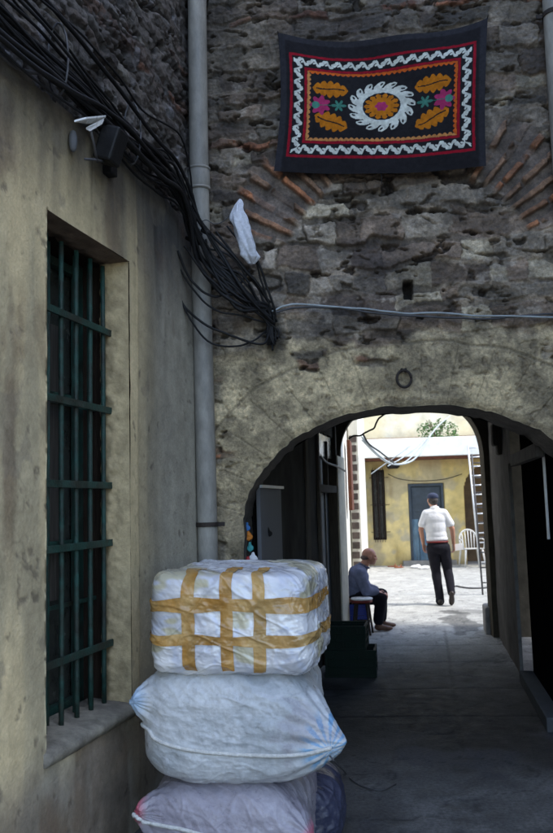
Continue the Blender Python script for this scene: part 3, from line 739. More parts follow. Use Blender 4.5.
C = mix(C, (.36, .34, .28), sm(.57, .72, fbm(U*3, V*3, 503, 5))*sm(1.6, .9, V)*.7)
C = mix(C, (.30, .22, .10), sm(.52, .70, fbm(U*3, V*.9, 506, 5))*.6)
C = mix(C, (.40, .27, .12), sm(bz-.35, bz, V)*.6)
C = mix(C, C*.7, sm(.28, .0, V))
C = C*(.8+.4*fbm(U*7, V*7, 504, 4))[..., None]
holes = [(dL[0], dR[0], -1, DZ), (wl[0], wr[0], wr[2], wl[2])]
keep = np.ones((U.shape[0]-1, U.shape[1]-1), bool)
for a, b_, c, d in holes: keep &= ~((U[:-1, :-1] > a-.02) & (U[:-1, :-1] < b_) & (V[:-1, :-1] > c) & (V[:-1, :-1] < d))
ac = (aL[0]+aR)/2; ar = (aR-aL[0])/2
Uc = U[:-1, :-1]+.015; Vc = V[:-1, :-1]
keep &= ~((np.abs(Uc-ac) < ar) & (Vc < AZ-ar*.9+.9*np.sqrt(np.maximum(ar*ar-(Uc-ac)**2, 0))))
field('wall', np.stack([U, YB-.03*(fbm(U*2, V*2, 505, 4)-.5), V], -1), C, M['yellow'], yb, keep)
# depth behind openings
MB().box((3.15, YB+.9, 1.6), (6.7, .1, 3.3)).build('inner_wall', mat('dim_ochre_inner_wall', (.20, .13, .07), .9, var=.4, scale=3), yb)
b = MB()
for x0, x1, z0, z1 in ((dL[0], dR[0], 0, DZ), (wl[0], wr[0], wr[2], wl[2])):
    b.box((x0-.05, YB+.14, (z0+z1)/2), (.10, .22, z1-z0)); b.box((x1+.05, YB+.14, (z0+z1)/2), (.10, .22, z1-z0)); b.box(((x0+x1)/2, YB+.14, z1+.03), (x1-x0+.2, .22, .06))
b.build('opening_linings', mat('ochre_lining', (.45, .34, .14), .9, var=.2), yb)
b = MB()
for k in range(20):
    q0, q1 = math.pi*k/20, math.pi*(k+1)/20
    zf = lambda q: AZ-ar*.9+.9*ar*math.sin(q)
    b.add([(ac-ar*1.01*math.cos(q0), YB-.02, zf(q0)), (ac-ar*1.01*math.cos(q1), YB-.02, zf(q1)), (ac-ar*1.01*math.cos(q1), YB+.85, zf(q1)), (ac-ar*1.01*math.cos(q0), YB+.85, zf(q0))], [(0, 1, 2, 3)])
for x_ in (ac-ar*1.01, ac+ar*1.01): b.add([(x_, YB-.02, -.05), (x_, YB+.85, -.05), (x_, YB+.85, AZ-ar*.9), (x_, YB-.02, AZ-ar*.9)], [(0, 1, 2, 3)])
b.build('arch_lining', mat('ochre_arch_lining', (.40, .29, .12), .9, var=.3), yb)
dmid = (dL[0]+dR[0])/2
d2 = MB().box((dmid, YB+.10, DZ/2+.02), (dR[0]-dL[0], .05, DZ-.02)).build('door', M['doordark'], yb)
b = MB()
for k in range(4): b.box((dL[0]+.12+k*(dR[0]-dL[0]-.24)/3, YB+.068, .58+.02), (.19, .018, 1.05))
b.build('lower_panel', M['door'], d2, bevel=.004)
b = MB(); b.box((dmid, YB+.068, 1.62), (dR[0]-dL[0]-.14, .016, .6)); b.build('upper_panel', M['doordark'], d2, bevel=.004)
MB().box((dmid+.33, YB+.05, 1.02), (.03, .04, .14)).build('handle', M['iron'], d2, bevel=.004)
b = MB()
for x_ in (dL[0]+.03, dR[0]-.03): b.box((x_, YB+.04, DZ/2), (.06, .08, DZ))
b.box((dmid, YB+.043, DZ-.03), (dR[0]-dL[0]-.12, .08, .06)); b.build('door_frame', M['doordark'], yb)
MB().box((dmid, YB-.12, .05), (1.3, .3, .13)).build('doorstep', M['grey_concrete'], yb, bevel=.012)
wd = bpy.data.objects.new('window', None); COL.objects.link(wd); wd.parent = yb
wc2 = (wl[0]+wr[0])/2; wz2 = (wl[2]+wr[2])/2; w2 = wr[0]-wl[0]; h2 = wl[2]-wr[2]
MB().box((wc2, YB+.16, wz2), (w2, .02, h2)).build('pane', M['glass'], wd)
b = MB()
for x_ in (wl[0]+.03, wc2, wr[0]-.03): b.box((x_, YB+.12, wz2), (.06, .05, h2))
for z_ in (wr[2]+.03, wz2, wl[2]-.03): b.box((wc2, YB+.123, z_), (w2, .05, .06))
b.build('frame', M['wood'], wd)
for k in range(5):
    b = MB(); x_ = wl[0]+.04+k*(w2-.08)/4; b.tube([(x_, YB-.04, wr[2]-.05), (x_, YB-.05, wl[2]+.05)], .008, 6); b.build('bar', M['iron'], wd)
for z_ in (wr[2]+.2, wz2, wl[2]-.2):
    b = MB(); b.tube([(wl[0]-.05, YB-.035, z_), (wr[0]+.1, YB-.035, z_)], .008, 6); b.build('crossbar', M['iron'], wd)
# white eaves slab, set-back upper wall
MB().box((3.0, YB-.35, (bz+bz2)/2), (6.6, .9, bz2-bz)).build('eaves_slab', M['white'], yb, bevel=.015)
MB().box((3.0, YB-.30, bz-.03), (6.5, .72, .05)).build('eaves_soffit', M['rust'], yb)
MB().box((3.0, YB+1.4, 5.6), (7.5, .5, 6.0)).build('upper_wall', mat('sunlit_cream_wall', (.66, .57, .38), .9, var=.25, scale=1.6, bump=.5, bscale=9, col2=(.74, .70, .58)), yb)
MB().box((3.0, YB+.5, bz2-.06), (7.0, 1.6, .05)).build('terrace', cream, yb)
# other walls of the courtyard
rc_ = thing('right_courtyard_wall', 'low pale wall on the right side of the courtyard', 'wall', (6.2, 15, 0))
MB().box((6.4, 15.3, 1.6), (.35, 10.4, 3.2)).build('wall', cream, rc_)

# ------------------------------------------------------------------ drainpipes
def pipe(name, label, px0, px1, r, ztop, zbase, joints, clamps, Yp, cat='pipe'):
    p0 = onY(px0, 0, Yp); p1 = onY(px1, 555, Yp); x_ = (p0[0]+p1[0])/2
    t = thing(name, label, cat, (x_, Yp, zbase))
    print('pipe x', p0[0], p1[0])
    pp = [(x_+.006*math.sin(z*1.3), Yp, z) for z in np.linspace(zbase, ztop, 20)]
    MB().tube(pp, r, 28).build('shaft', M['pipe'], t, True)
    for y_ in joints:
        z_ = onY(px0, y_, Yp-r)[2]; xx = x_+.006*math.sin(z_*1.3)
        b = MB(); b.tube([(xx, Yp, z_+.075), (xx, Yp, z_+.07), (xx, Yp, z_-.07), (xx, Yp, z_-.078)], [r*1.02, r*1.12, r*1.12, r*1.02], 28); b.build('collar', M['pipe'], t, True)
        for k in (.068, -.066):
            b = MB(); b.tube([(xx, Yp, z_+k+.008), (xx, Yp, z_+k-.008)], r*1.17, 28); b.build('ring', M['pipe'], t, True)
    for y_ in clamps:
        z_ = onY(px0, y_, Yp-r)[2]; xx = x_+.006*math.sin(z_*1.3)
        b = MB(); b.tube([(xx, Yp, z_+.014), (xx, Yp, z_-.014)], r*1.10, 28); b.box((xx+r+.02, Yp+.01, z_), (.05, .012, .026)); b.box((xx-r-.02, Yp+.01, z_), (.05, .012, .026)); b.build('clamp', M['iron'], t)
    return t
pipe('drainpipe', 'thick grey drainpipe running down the corner beside the arch', 196, 208, .063, 5.7, -.02, (176,), (525,), YF-.09)
pipe('drainpipe', 'grey drainpipe with a black collar at the top right edge of the stone wall', 565, 579, .068, 5.7, 2.95, (), (8,), YF-.08)

# ------------------------------------------------------------------ cables
def cable(name, label, pts, r, m, group=None, jit=.0, seed=0, n=8):
    P = spline(pts, n); 
    if jit:
        P = [p+jit*np.array([vn(np.array(i*.31), np.array(seed*1.), 3)-.5, vn(np.array(i*.31), np.array(seed*1.), 4)-.5, vn(np.array(i*.31), np.array(seed*1.), 5)-.5]) for i, p in enumerate(P)]
    b = MB(); b.tube(P, r, 7); o = b.build(name, M[m], None, True)
    return tag(o, label, 'cable', group)
rng = random.Random(3)
def LW(s, z, o): return np.array(L3(s, z, o))
def FY(px, py, d): return onY(px, py, YF-d)
for i in range(24):
    a = rng.random(); o_ = .05+.11*rng.random(); zb_ = 3.40+.34*a
    sag = rng.uniform(-.06, .06)
    pts = [LW(s_, zb_+.03*math.sin(s_*3+i)+sag*math.sin(s_*1.9)+rng.uniform(-.02, .02), o_+rng.uniform(-.02, .02)) for s_ in (4.6, 3.6, 2.8, 2.2, 1.6, 1.0, .55)]
    pts[0][2] += .12; 
    pa = FY(203+rng.uniform(-6, 8), 228+34*(1-a)+rng.uniform(-10, 10), .24); pb = FY(238+rng.uniform(-8, 8), 272+26*(1-a)+rng.uniform(-16, 14), .18); pc = FY(270+rng.uniform(-6, 7), 312+rng.uniform(-10, 14), .07)
    pts += [pa, pb, pc]
    if i % 3 == 0: pts += [FY(272+rng.uniform(-6, 8), 335+rng.uniform(0, 14), .05)]
    cable('cable', 'black cable bundled along the left wall up to the stone wall', pts, rng.choice((.006, .007, .009, .011, .013)), 'black' if rng.random() < .9 else 'greycable', 'cables bundled along the left wall', .02, i)
loops = [((168, 240), (176, 292), (196, 318), (232, 336), (262, 345), (270, 330)), ((172, 246), (182, 300), (206, 340), (240, 346), (266, 332)),
         ((178, 250), (192, 282), (214, 296), (234, 288), (250, 270)), ((170, 250), (184, 276), (208, 306), (240, 316), (268, 322)),
         ((184, 246), (200, 268), (226, 292), (252, 300), (270, 316)), ((205, 240), (214, 262), (240, 292), (268, 318)),
         ((216, 232), (240, 262), (258, 290), (272, 316)), ((226, 226), (252, 256), (264, 290), (274, 320)), ((232, 222), (258, 262), (270, 296), (277, 322))]
for i, l in enumerate(loops):
    d0 = .30 if l[0][0] < 190 else .16
    pts = [FY(x, y, d0*(1-k/(len(l)-1))+.05) for k, (x, y) in enumerate(l)]
    cable('cable', 'loose black cable drooping in a loop beside the drainpipe', pts, .0065 if i % 2 else .008, 'black', 'loose cables drooping by the drainpipe', .015, 50+i)
for i, (x, y) in enumerate(((268, 345), (272, 350), (276, 342))):
    cable('cable', 'short black cable end hanging from the knot on the stone wall', [FY(269+i*2, 315, .07), FY(x-1, (315+y)/2, .05), FY(x, y, .045)], .007, 'black', 'cable ends below the knot', .01, 70+i)
cable('cable', 'thin pale cable running across the stone wall above the arch, upper of two', [FY(x, y, .075) for x, y in ((272, 311), (284, 306), (300, 304), (330, 306), (365, 309), (400, 313), (440, 313), (480, 316), (520, 316), (575, 318), (660, 319))], .0062, 'palecable', jit=.006, seed=81)
cable('cable', 'grey cable sagging just under the pale one across the stone wall', [FY(x, y, .07) for x, y in ((274, 313), (290, 308), (325, 307), (360, 311), (395, 315), (425, 317), (460, 318), (500, 318), (530, 315), (575, 314), (660, 317))], .0072, 'greycable', jit=.008, seed=82)
cable('string', 'thin grey string looped from the drainpipe towards the white rag', [FY(x, y, .17) for x, y in ((198, 224), (206, 220), (214, 224), (222, 222), (232, 213), (238, 204))], .0032, 'greycable')
cable('cable', 'pale cable stub drooping off the top of the ochre wall at the far left', [np.array(onW(x, y, LA, LB, .10)) for x, y in ((-8, 46), (0, 54), (14, 66), (30, 72), (54, 74))], .008, 'greycable')
for i, s_ in enumerate((2.7, 1.9, 1.15)):
    q = LW(s_, 3.56, .10); b = MB(); b.tube([q+np.array([0.05*math.cos(a)*ln[0], 0.05*math.cos(a)*ln[1], .17*math.sin(a)]) for a in np.linspace(0, 2*math.pi, 20)], .005, 6)
    tag(b.build('cable_tie', M['greycable'], None, True), ('wire tie round the cable bundle, nearest the top left corner', 'wire tie round the cable bundle, above the barred window', 'wire tie round the cable bundle, just past the floodlight')[i], 'cable tie')
b = MB()
for i in range(5):
    x, y = 196+rng.uniform(-6, 12), 236+rng.uniform(-8, 8); pt = FY(x, y, .26)
    b.tube([pt+np.array([-.03, 0, .015]), pt, pt+np.array([.03, .01, -.012])], [.013, .017, .012], 8)
tag(b.build('cable_joint', M['black'], None, True), 'lump of taped cable joints in front of the drainpipe', 'cable joint')
# ------------------------------------------------------------------ organic bodies
def organic(name, caps, m, parent, voxel=.009, smooth=6, wr=0.0, wscale=14, seed=0, cut=None):
    """one continuous surface grown round tapered limbs: caps = (p, rp, q, rq) or (centre, (rx,ry,rz)[, axes turn])"""
    bm = bmesh.new()
    for c in caps:
        if len(c) == 4:
            p, rp, q, rq = c; p = Vector(p); q = Vector(q); n = 8
            T = (q-p); L_ = T.length; T = T.normalized()
            a = T.orthogonal().normalized(); b_ = T.cross(a)
            rings = []
            prof = [(-math.cos(t)*rp, math.sin(t)*rp) for t in np.linspace(0, math.pi/2, 5)] + [(L_+math.sin(t)*rq, math.cos(t)*rq) for t in np.linspace(0, math.pi/2, 5)]
            for (h_, r_) in prof:
                r_ = max(r_, 1e-4)
                rings.append([bm.verts.new(p+T*h_+(a*math.cos(k*math.pi/8)+b_*math.sin(k*math.pi/8))*r_) for k in range(16)])
            for A_, B_ in zip(rings[:-1], rings[1:]):
                for k in range(16): bm.faces.new((A_[k], A_[(k+1) % 16], B_[(k+1) % 16], B_[k]))
            bm.faces.new(rings[0][::-1]); bm.faces.new(rings[-1])
        else:
            mt = Matrix.Translation(Vector(c[0])) @ (c[2] if len(c) > 2 else Matrix.Identity(4)) @ Matrix.Diagonal((*c[1], 1))
            bmesh.ops.create_uvsphere(bm, u_segments=20, v_segments=12, radius=1, matrix=mt)
    bmesh.ops.recalc_face_normals(bm, faces=bm.faces)
    me = bpy.data.meshes.new(name); bm.to_mesh(me); bm.free()
    tmp = bpy.data.objects.new('tmp', me); COL.objects.link(tmp)
    r_ = tmp.modifiers.new('r', 'REMESH'); r_.mode = 'VOXEL'; r_.voxel_size = voxel
    s_ = tmp.modifiers.new('s', 'SMOOTH'); s_.iterations = smooth; s_.factor = .5
    dg = bpy.context.evaluated_depsgraph_get(); dg.update()
    ev = bpy.data.meshes.new_from_object(tmp.evaluated_get(dg))
    bpy.data.objects.remove(tmp)
    n = len(ev.vertices); co = np.zeros(n*3, np.float32); ev.vertices.foreach_get('co', co); co = co.reshape(-1, 3)
    if wr:
        no = np.zeros(n*3, np.float32); ev.vertices.foreach_get('normal', no); no = no.reshape(-1, 3)
        x, y, z = co.T
        d = (ridg(x*wscale+y*wscale*.7+seed, z*wscale*.8-y*wscale*.5, seed, 3)-.55)
        co = co+no*(d*wr)[:, None].astype(np.float32)
    if cut: co = cut(co)
    co = co-origin(parent)
    ev.vertices.foreach_set('co', co.astype(np.float32).ravel()); ev.update()
    ev.polygons.foreach_set('use_smooth', [True]*len(ev.polygons))
    ev.name = name; ev.materials.clear()
    o = link(name, ev, m, parent); return o

def hand(wrist, d, side, palm, s=1.0, curl=.5):
    """capsules of a hand: wrist point, direction of the fingers, direction of the thumb, palm normal"""
    W = np.array(wrist, float); d = np.array(d, float); d /= np.linalg.norm(d); side = np.array(side, float); side -= d*np.dot(side, d); side /= np.linalg.norm(side)
    pn = np.array(palm, float); pn -= d*np.dot(pn, d)+side*np.dot(pn, side); pn /= np.linalg.norm(pn)
    out = []
    for k, (off, ln_) in enumerate(((.027, .072), (.009, .080), (-.009, .074), (-.026, .058))):
        kn = W+d*.088*s+side*off*s
        out.append((W+d*.012*s+side*off*.6*s, .014*s, kn, .0115*s))
        a = kn+(d*math.cos(curl*.6)+pn*math.sin(curl*.6))*ln_*.45*s
        b_ = a+(d*math.cos(curl*1.5)+pn*math.sin(curl*1.5))*ln_*.32*s
        c = b_+(d*math.cos(curl*2.3)+pn*math.sin(curl*2.3))*ln_*.25*s
        out += [(kn, .0100*s, a, .0090*s), (a, .0090*s, b_, .0082*s), (b_, .0082*s, c, .0072*s)]
    t0 = W+d*.022*s+side*.020*s; t1 = t0+(d*.7+side*.75)*.040*s; t2 = t1+(d*.9+side*.25+pn*.3)*.030*s
    out += [(t0, .014*s, t1, .0115*s), (t1, .0110*s, t2, .0085*s)]
    return [tuple(map(lambda q: tuple(q) if hasattr(q, '__len__') else q, c)) for c in out]

def rotm(rz=0, ry=0, rx=0): return Matrix.Rotation(rz, 4, 'Z') @ Matrix.Rotation(ry, 4, 'Y') @ Matrix.Rotation(rx, 4, 'X')
def head(c, rz, s=1.0, pitch=0.0, face_dir=None):
    """head capsules; face looks along +Y turned by rz"""
    m = Matrix.Translation(Vector(c)) @ rotm(rz, 0, pitch)
    def P(x, y, z): return tuple(m @ Vector((x*s, y*s, z*s)))
    rt_ = rotm(rz, 0, pitch)
    E = lambda x, y, z, a, b_, c_: (P(x, y, z), (a*s, b_*s, c_*s), rt_)
    return [E(0, -.012, .030, .076, .095, .085), E(0, .025, -.035, .058, .068, .070), E(0, .060, -.075, .030, .028, .026),
            E(0, .074, .022, .052, .020, .018), (P(0, .080, .018), .011*s, P(0, .098, -.016), .0165*s),
            E(.013, .090, -.020, .012, .012, .010), E(-.013, .090, -.020, .012, .012, .010),
            E(0, .090, -.048, .024, .010, .006), E(0, .088, -.058, .020, .009, .006), E(.040, .062, -.015, .022, .022, .020), E(-.040, .062, -.015, .022, .022, .020),
            E(.080, -.010, -.005, .008, .020, .032), E(-.080, -.010, -.005, .008, .020, .032)], m

# walking man, seen from behind -----------------------------------------
g = onZ(441, 605, 0)
wk = thing('person', 'man in a white short-sleeved shirt and dark cap walking away into the courtyard', 'person', (g[0], g[1], 0))
G = np.array([g[0], g[1], 0.0])
def W3(x, y, z): return (G[0]+x, G[1]+y, z)
def off(caps, o): return caps
hc, hm = head(W3(-.045, .05, 1.59), .25)
bodyc = list(hc)+[
    (W3(-.035, .02, 1.50), .055, W3(-.03, .0, 1.40), .062), (W3(-.03, 0, 1.36), (.15, .085, .09)), (W3(-.02, 0, 1.20), (.13, .09, .19)), (W3(0, 0, 1.0), (.125, .09, .12)),
    (W3(-.16, 0, 1.37), .046, W3(-.25, -.01, 1.15), .040), (W3(-.25, -.01, 1.15), .040, W3(-.215, .08, .925), .026),
    (W3(.12, 0, 1.37), .046, W3(.225, -.01, 1.15), .040), (W3(.225, -.01, 1.15), .040, W3(.245, .06, .915), .026),
    (W3(-.075, 0, .90), .065, W3(-.045, .05, .50), .055), (W3(-.045, .05, .50), .054, W3(-.01, .0, .10), .038),
    (W3(.075, 0, .90), .065, W3(.14, .08, .52), .055), (W3(.14, .08, .52), .054, W3(.15, -.14, .20), .038),
]
bodyc += hand(W3(-.215, .08, .925), (.15, .2, -1), (.5, .6, 0), (1, 0, .1), 1.0, .5)
bodyc += hand(W3(.245, .06, .915), (.05, .25, -1), (-.2, 1, .2), (-1, -.2, 0), 1.0, .7)
organic('body', bodyc, M['skin'], wk, .0072, 3)
organic('shirt', [
    (W3(-.03, 0, 1.45), .070, W3(-.03, 0, 1.40), .095), (W3(-.03, 0, 1.38), .10, W3(-.155, 0, 1.385), .072), (W3(-.03, 0, 1.38), .10, W3(.11, 0, 1.385), .072), (W3(-.03, 0, 1.30), (.178, .118, .15)), (W3(-.025, 0, 1.18), (.170, .120, .20)), (W3(-.015, 0, 1.06), (.162, .118, .13)), (W3(-.01, 0, 1.0), (.168, .122, .065)),
    (W3(-.155, 0, 1.385), .072, W3(-.225, -.005, 1.225), .064), (W3(.11, 0, 1.385), .072, W3(.20, -.005, 1.225), .064)],
    M['shirtwhite'], wk, .008, 18, .008, 4, 8)
MB().tube([W3(-.033+.066*math.cos(q), .006+.062*math.sin(q), 1.468+.012*math.cos(q)) for q in np.linspace(0, 2*math.pi, 20)], .014, 8).build('collar', M['shirtwhite'], wk, True)
organic('trousers', [
    (W3(-.005, 0, .935), (.158, .118, .075)), (W3(0, -.02, .87), (.160, .128, .10)),
    (W3(-.085, 0, .86), .098, W3(-.045, .05, .50), .074), (W3(-.045, .05, .50), .074, W3(-.01, .0, .09), .062), (W3(-.01, 0, .09), .062, W3(-.01, .01, .06), .066),
    (W3(.085, 0, .86), .098, W3(.14, .08, .52), .074), (W3(.14, .08, .52), .074, W3(.15, -.14, .20), .060)],
    M['trousers'], wk, .009, 4, .014, 8, 5)
b = MB(); b.tube([W3(-.008+.161*math.cos(q), .121*math.sin(q)-.002, .956) for q in np.linspace(0, 2*math.pi, 33)], .012, 8); b.build('belt', M['redbelt'], wk, True)
for (hx, hy, hz_, pt) in ((-.01, 0, .045, 0), (.15, -.17, .15, -.9)):
    rt_ = rotm(0, 0, pt)
    f = Matrix.Translation(Vector(W3(hx, hy, hz_))) @ rt_
    P = lambda x, y, z: tuple(f @ Vector((x, y, z)))
    organic('shoe', [(P(0, -.03, .01), (.040, .055, .045), rt_), (P(0, .08, -.012), (.046, .10, .030), rt_), (P(0, .02, .0), (.040, .08, .04), rt_)], M['blackleather'], wk, .008, 3)
rc2 = hm
def H3(x, y, z): return tuple(hm @ Vector((x, y, z)))
organic('hair', [(H3(0, -.030, .0), (.080, .085, .065), rotm(.25)), (H3(0, -.05, -.03), (.062, .055, .045), rotm(.25))], M['hair'], wk, .008, 3, .006, 40)
cp = organic('cap', [(H3(0, -.012, .058), (.086, .104, .062), rotm(.25)), (H3(0, -.012, .045), (.087, .105, .035), rotm(.25)), (H3(0, .09, .040), (.060, .065, .009), rotm(.25))], M['cap'], wk, .008, 3)
pp_ = W3(.255, .10, .845)
ppo = MB(); ppo.box((pp_[0]+.05, pp_[1]+.0, pp_[2]+.015), (.17, .008, .10), ax=[np.array([.98, .1, .12]), np.array([-.1, .99, 0]), np.array([-.12, 0, .99])])
tag(ppo.build('paper', M['paper'], None, bevel=.002), 'folded white paper in the right hand of the walking man', 'paper')

# sitting man on the crate, facing right ----------------------------------
g = onZ(363, 630, 0); G = np.array([g[0]-.125, g[1]+.02, 0.0])
sp_ = thing('person', 'bald man in blue-grey shirt sitting hunched at the mouth of the passage', 'person', (G[0], G[1], 0))
def W3(x, y, z): return (G[0]+x*.88, G[1]+y, z)
hc, hm = head(W3(.275, .03, .900), R(-78), .96, R(-8))
bodyc = list(hc)+[
    (W3(.225, .02, .84), .056, W3(.17, .02, .77), .062), (W3(.12, .02, .69), (.095, .15, .08), rotm(0, R(25))), (W3(.06, .02, .56), (.10, .13, .15), rotm(0, R(25))), (W3(.0, .02, .42), (.12, .14, .10)),
    (W3(.14, -.16, .71), .054, W3(.20, -.22, .50), .042), (W3(.20, -.22, .50), .040, W3(.375, -.13, .475), .027),
    (W3(.14, .20, .71), .054, W3(.22, .25, .50), .042), (W3(.22, .25, .50), .040, W3(.39, .16, .47), .027),
    (W3(0, -.08, .40), .090, W3(.42, -.11, .41), .058), (W3(.42, -.11, .41), .056, W3(.36, -.11, .09), .038),
    (W3(0, .12, .40), .090, W3(.43, .15, .42), .058), (W3(.43, .15, .42), .056, W3(.42, .15, .09), .038)]
bodyc += hand(W3(.375, -.13, .475), (1, .15, -.25), (0, 1, .2), (0, 0, -1), 1.0, .75)
bodyc += hand(W3(.39, .16, .47), (1, -.2, -.3), (0, -1, .2), (0, 0, -1), 1.0, .75)
organic('body', bodyc, M['skinred'], sp_, .0072, 3)
organic('shirt', [
    (W3(.175, .02, .770), .070, W3(.15, .02, .74), .10), (W3(.13, .02, .725), .095, W3(.12, -.12, .70), .080), (W3(.13, .02, .725), .095, W3(.12, .17, .70), .080), (W3(.11, .02, .68), (.135, .195, .105), rotm(0, R(30))), (W3(.07, .02, .58), (.135, .185, .14), rotm(0, R(25))), (W3(.0, .02, .47), (.15, .185, .13)), (W3(-.02, .02, .40), (.145, .18, .07)),
    (W3(.13, -.15, .70), .082, W3(.20, -.22, .50), .066), (W3(.20, -.22, .50), .064, W3(.335, -.145, .482), .048),
    (W3(.13, .19, .70), .082, W3(.22, .25, .50), .066), (W3(.22, .25, .50), .064, W3(.35, .18, .477), .048)],
    M['shirtblue'], sp_, .008, 5, .016, 8, 13)
MB().tube([W3(.195+.066*math.cos(q), .02+.064*math.sin(q), .792+.03*math.cos(q)*-1) for q in np.linspace(0, 2*math.pi, 20)], .013, 8).build('collar', M['shirtblue'], sp_, True)
organic('trousers', [
    (W3(-.01, .02, .39), (.16, .18, .075)), (W3(0, -.07, .40), .100, W3(.42, -.11, .405), .078), (W3(.42, -.11, .40), .078, W3(.365, -.11, .13), .064),
    (W3(0, .12, .40), .100, W3(.43, .15, .415), .078), (W3(.43, .15, .41), .078, W3(.42, .15, .13), .064)],
    M['trousers'], sp_, .009, 4, .014, 8, 15)
for (hx, hy) in ((.37, -.11), (.43, .15)):
    organic('shoe', [(W3(hx, hy, .05), (.060, .040, .050)), (W3(hx+.10, hy, .032), (.085, .044, .032)), (W3(hx+.05, hy, .038), (.09, .040, .036))], M['leather'], sp_, .008, 3)
organic('hair', [(tuple(hm @ Vector((0, -.055, -.012))), (.073, .058, .036), rotm(R(-78)))], M['greyhair'], sp_, .007, 2, .006, 40)
# crate he sits on, two stacked shallow blue crates
def crate(name, label, c, size, rz, m, cat='crate', group=None, rows=3, cols=6):
    t = thing(name, label, cat, (c[0], c[1], c[2]), group)
    ax_ = [np.array([math.cos(rz), math.sin(rz), 0]), np.array([-math.sin(rz), math.cos(rz), 0]), np.array([0, 0, 1.])]
    C0 = np.array(c, float)
    def B(b, x, y, z, dx, dy, dz): b.box(C0+ax_[0]*x+ax_[1]*y+ax_[2]*z, (dx, dy, dz), ax=ax_)
    w, d, h_ = size; th = .012
    for sgn, ax_i in ((-1, 0), (1, 0), (-1, 1), (1, 1)):
        b = MB(); ln_ = w if ax_i else d; pos = (d if ax_i else w)/2-th/2
        def bb_(u, z, du, dz, k=0.0):
            if ax_i: B(b, u, sgn*(pos-k), z, du, th, dz)
            else: B(b, sgn*(pos-k), u, z, th, du, dz)
        e = .0015 if ax_i else 0.0
        for r_ in range(rows+1): bb_(0, h_*(.06+.88*r_/rows), ln_-.002-(0 if ax_i else 2*th), h_*.12 if r_ in (0, rows) else h_*.055)
        for c_ in range(cols+1): bb_(-ln_/2+.014+(ln_-.028)*c_/cols*1.0, h_*.5, .014, h_*.80, .003)
        b.build('side_panel', m, t)
    b = MB(); B(b, 0, 0, .012, w-.03, d-.03, .012); b.build('base_panel', m, t)
    b = MB(); hb = h_*.5
    for sx, sy, dx_, dy_ in ((0, -1, w-.05, .006), (0, 1, w-.05, .006), (-1, 0, .006, d-.07), (1, 0, .006, d-.07)): B(b, sx*(w/2-.022), sy*(d/2-.022), hb, dx_, dy_, h_-.05)
    b.build('inner_lining', m, t)
    for s1_, s2_ in ((-1, 1), (1, 1), (-1, -1), (1, -1)):
        b = MB(); B(b, s1_*(w/2-.006), s2_*(d/2-.006), h_/2, .02, .02, h_-.004); b.build('corner_post', m, t)
    return t
crate('bottle_crate', 'blue plastic crate under the sitting man, resting on the ground', (G[0]+.0, G[1]+.02, .005), (.36, .40, .17), 0, M['bluecrate'], group=None)
crate('bottle_crate', 'upper blue plastic crate directly beneath the sitting man', (G[0]+.0, G[1]+.02, .178), (.36, .40, .155), 0, M['bluecrate'])
# stool in front of the crate
sg = onZ(363, 634, 0); 
t = thing('stool', 'round stool with a pale seat standing in front of the sitting man', 'stool', (sg[0], sg[1], 0))
b = MB(); cx, cy = sg[0], sg[1]; hh = .425
b.tube([(cx, cy, hh+z) for z in (-.012, -.008, .006, .012)], [.128, .135, .135, .120], 32); b.build('seat', M['lampglass'], t, True)
b = MB(); b.tube([(cx, cy, hh-.045), (cx, cy, hh-.013)], .131, 32); b.build('seat_rim', M['redseat'], t, True)
for k in range(4):
    q = R(35)+k*math.pi/2; b = MB(); b.tube([(cx+.095*math.cos(q), cy+.095*math.sin(q), hh-.045), (cx+.15*math.cos(q), cy+.15*math.sin(q), .0)], [.017, .012], 8); b.build('leg', M['iron'], t, True)
b = MB()
for k in range(4):
    q = R(35)+k*math.pi/2; q2 = q+math.pi/2; r_ = .13; b.tube([(cx+r_*math.cos(q), cy+r_*math.sin(q), .15), (cx+r_*math.cos(q2), cy+r_*math.sin(q2), .15)], .009, 8)
b.build('stretcher', M['iron'], t, True)
# dark green crates nearer the bales
g1 = onZ(349, 679, 0)
crate('bottle_crate', 'dark green plastic crate on the passage floor, lower one jutting out to the right', (g1[0]+.03, g1[1]+.20, .005), (.46, .36, .245), R(-3), M['crate'])
crate('bottle_crate', 'dark green plastic crate stacked on top of the other one in the passage', (g1[0]-.03, g1[1]+.20, .252), (.42, .34, .215), R(-6), M['crate'])

# ------------------------------------------------------------------ ladders, chair, lamp, hose
def ladder(label, p0, p1, w_, n, r_, m, ax_):
    p0 = np.array(p0); p1 = np.array(p1); ax_ = np.array(ax_, float); t = thing('ladder', label, 'ladder', tuple(p0))
    for s_ in (-.5, .5):
        b = MB(); b.tube([p0+ax_*w_*s_, p1+ax_*w_*s_], r_, 8); b.build('rail', M[m], t, True)
    for k in range(n):
        q = p0+(p1-p0)*(k+.6)/n; b = MB(); b.tube([q-ax_*w_*.5, q+ax_*w_*.5], r_*.75, 8); b.build('rung', M[m], t, True)
    return t
ladder('tall pale aluminium ladder leaning up to the white eaves of the yellow house', onZ(487, 568, 0), onY(474.5, 444, YB-.95), .32, 13, .022, 'aluminium', (1, 0, 0))
lx = onY(482, 500, 14.0)
l2 = thing('ladder', 'narrow grey ladder standing upright close to the right jamb of the far arch', 'ladder', (lx[0], 14.0, 0))
for s_ in (-.10, .10):
    b = MB(); b.tube([(lx[0]+.03+s_, 14, 0), (lx[0]-.03+s_, 14.0, 2.35)], .015, 8); b.build('rail', M['greycable'], l2, True)
for k in range(9):
    z_ = .2+k*.25; b = MB(); b.tube([(lx[0]-.10+.03-.06*z_/2.35, 14, z_), (lx[0]+.10+.03-.06*z_/2.35, 14, z_)], .011, 8); b.build('rung', M['greycable'], l2, True)
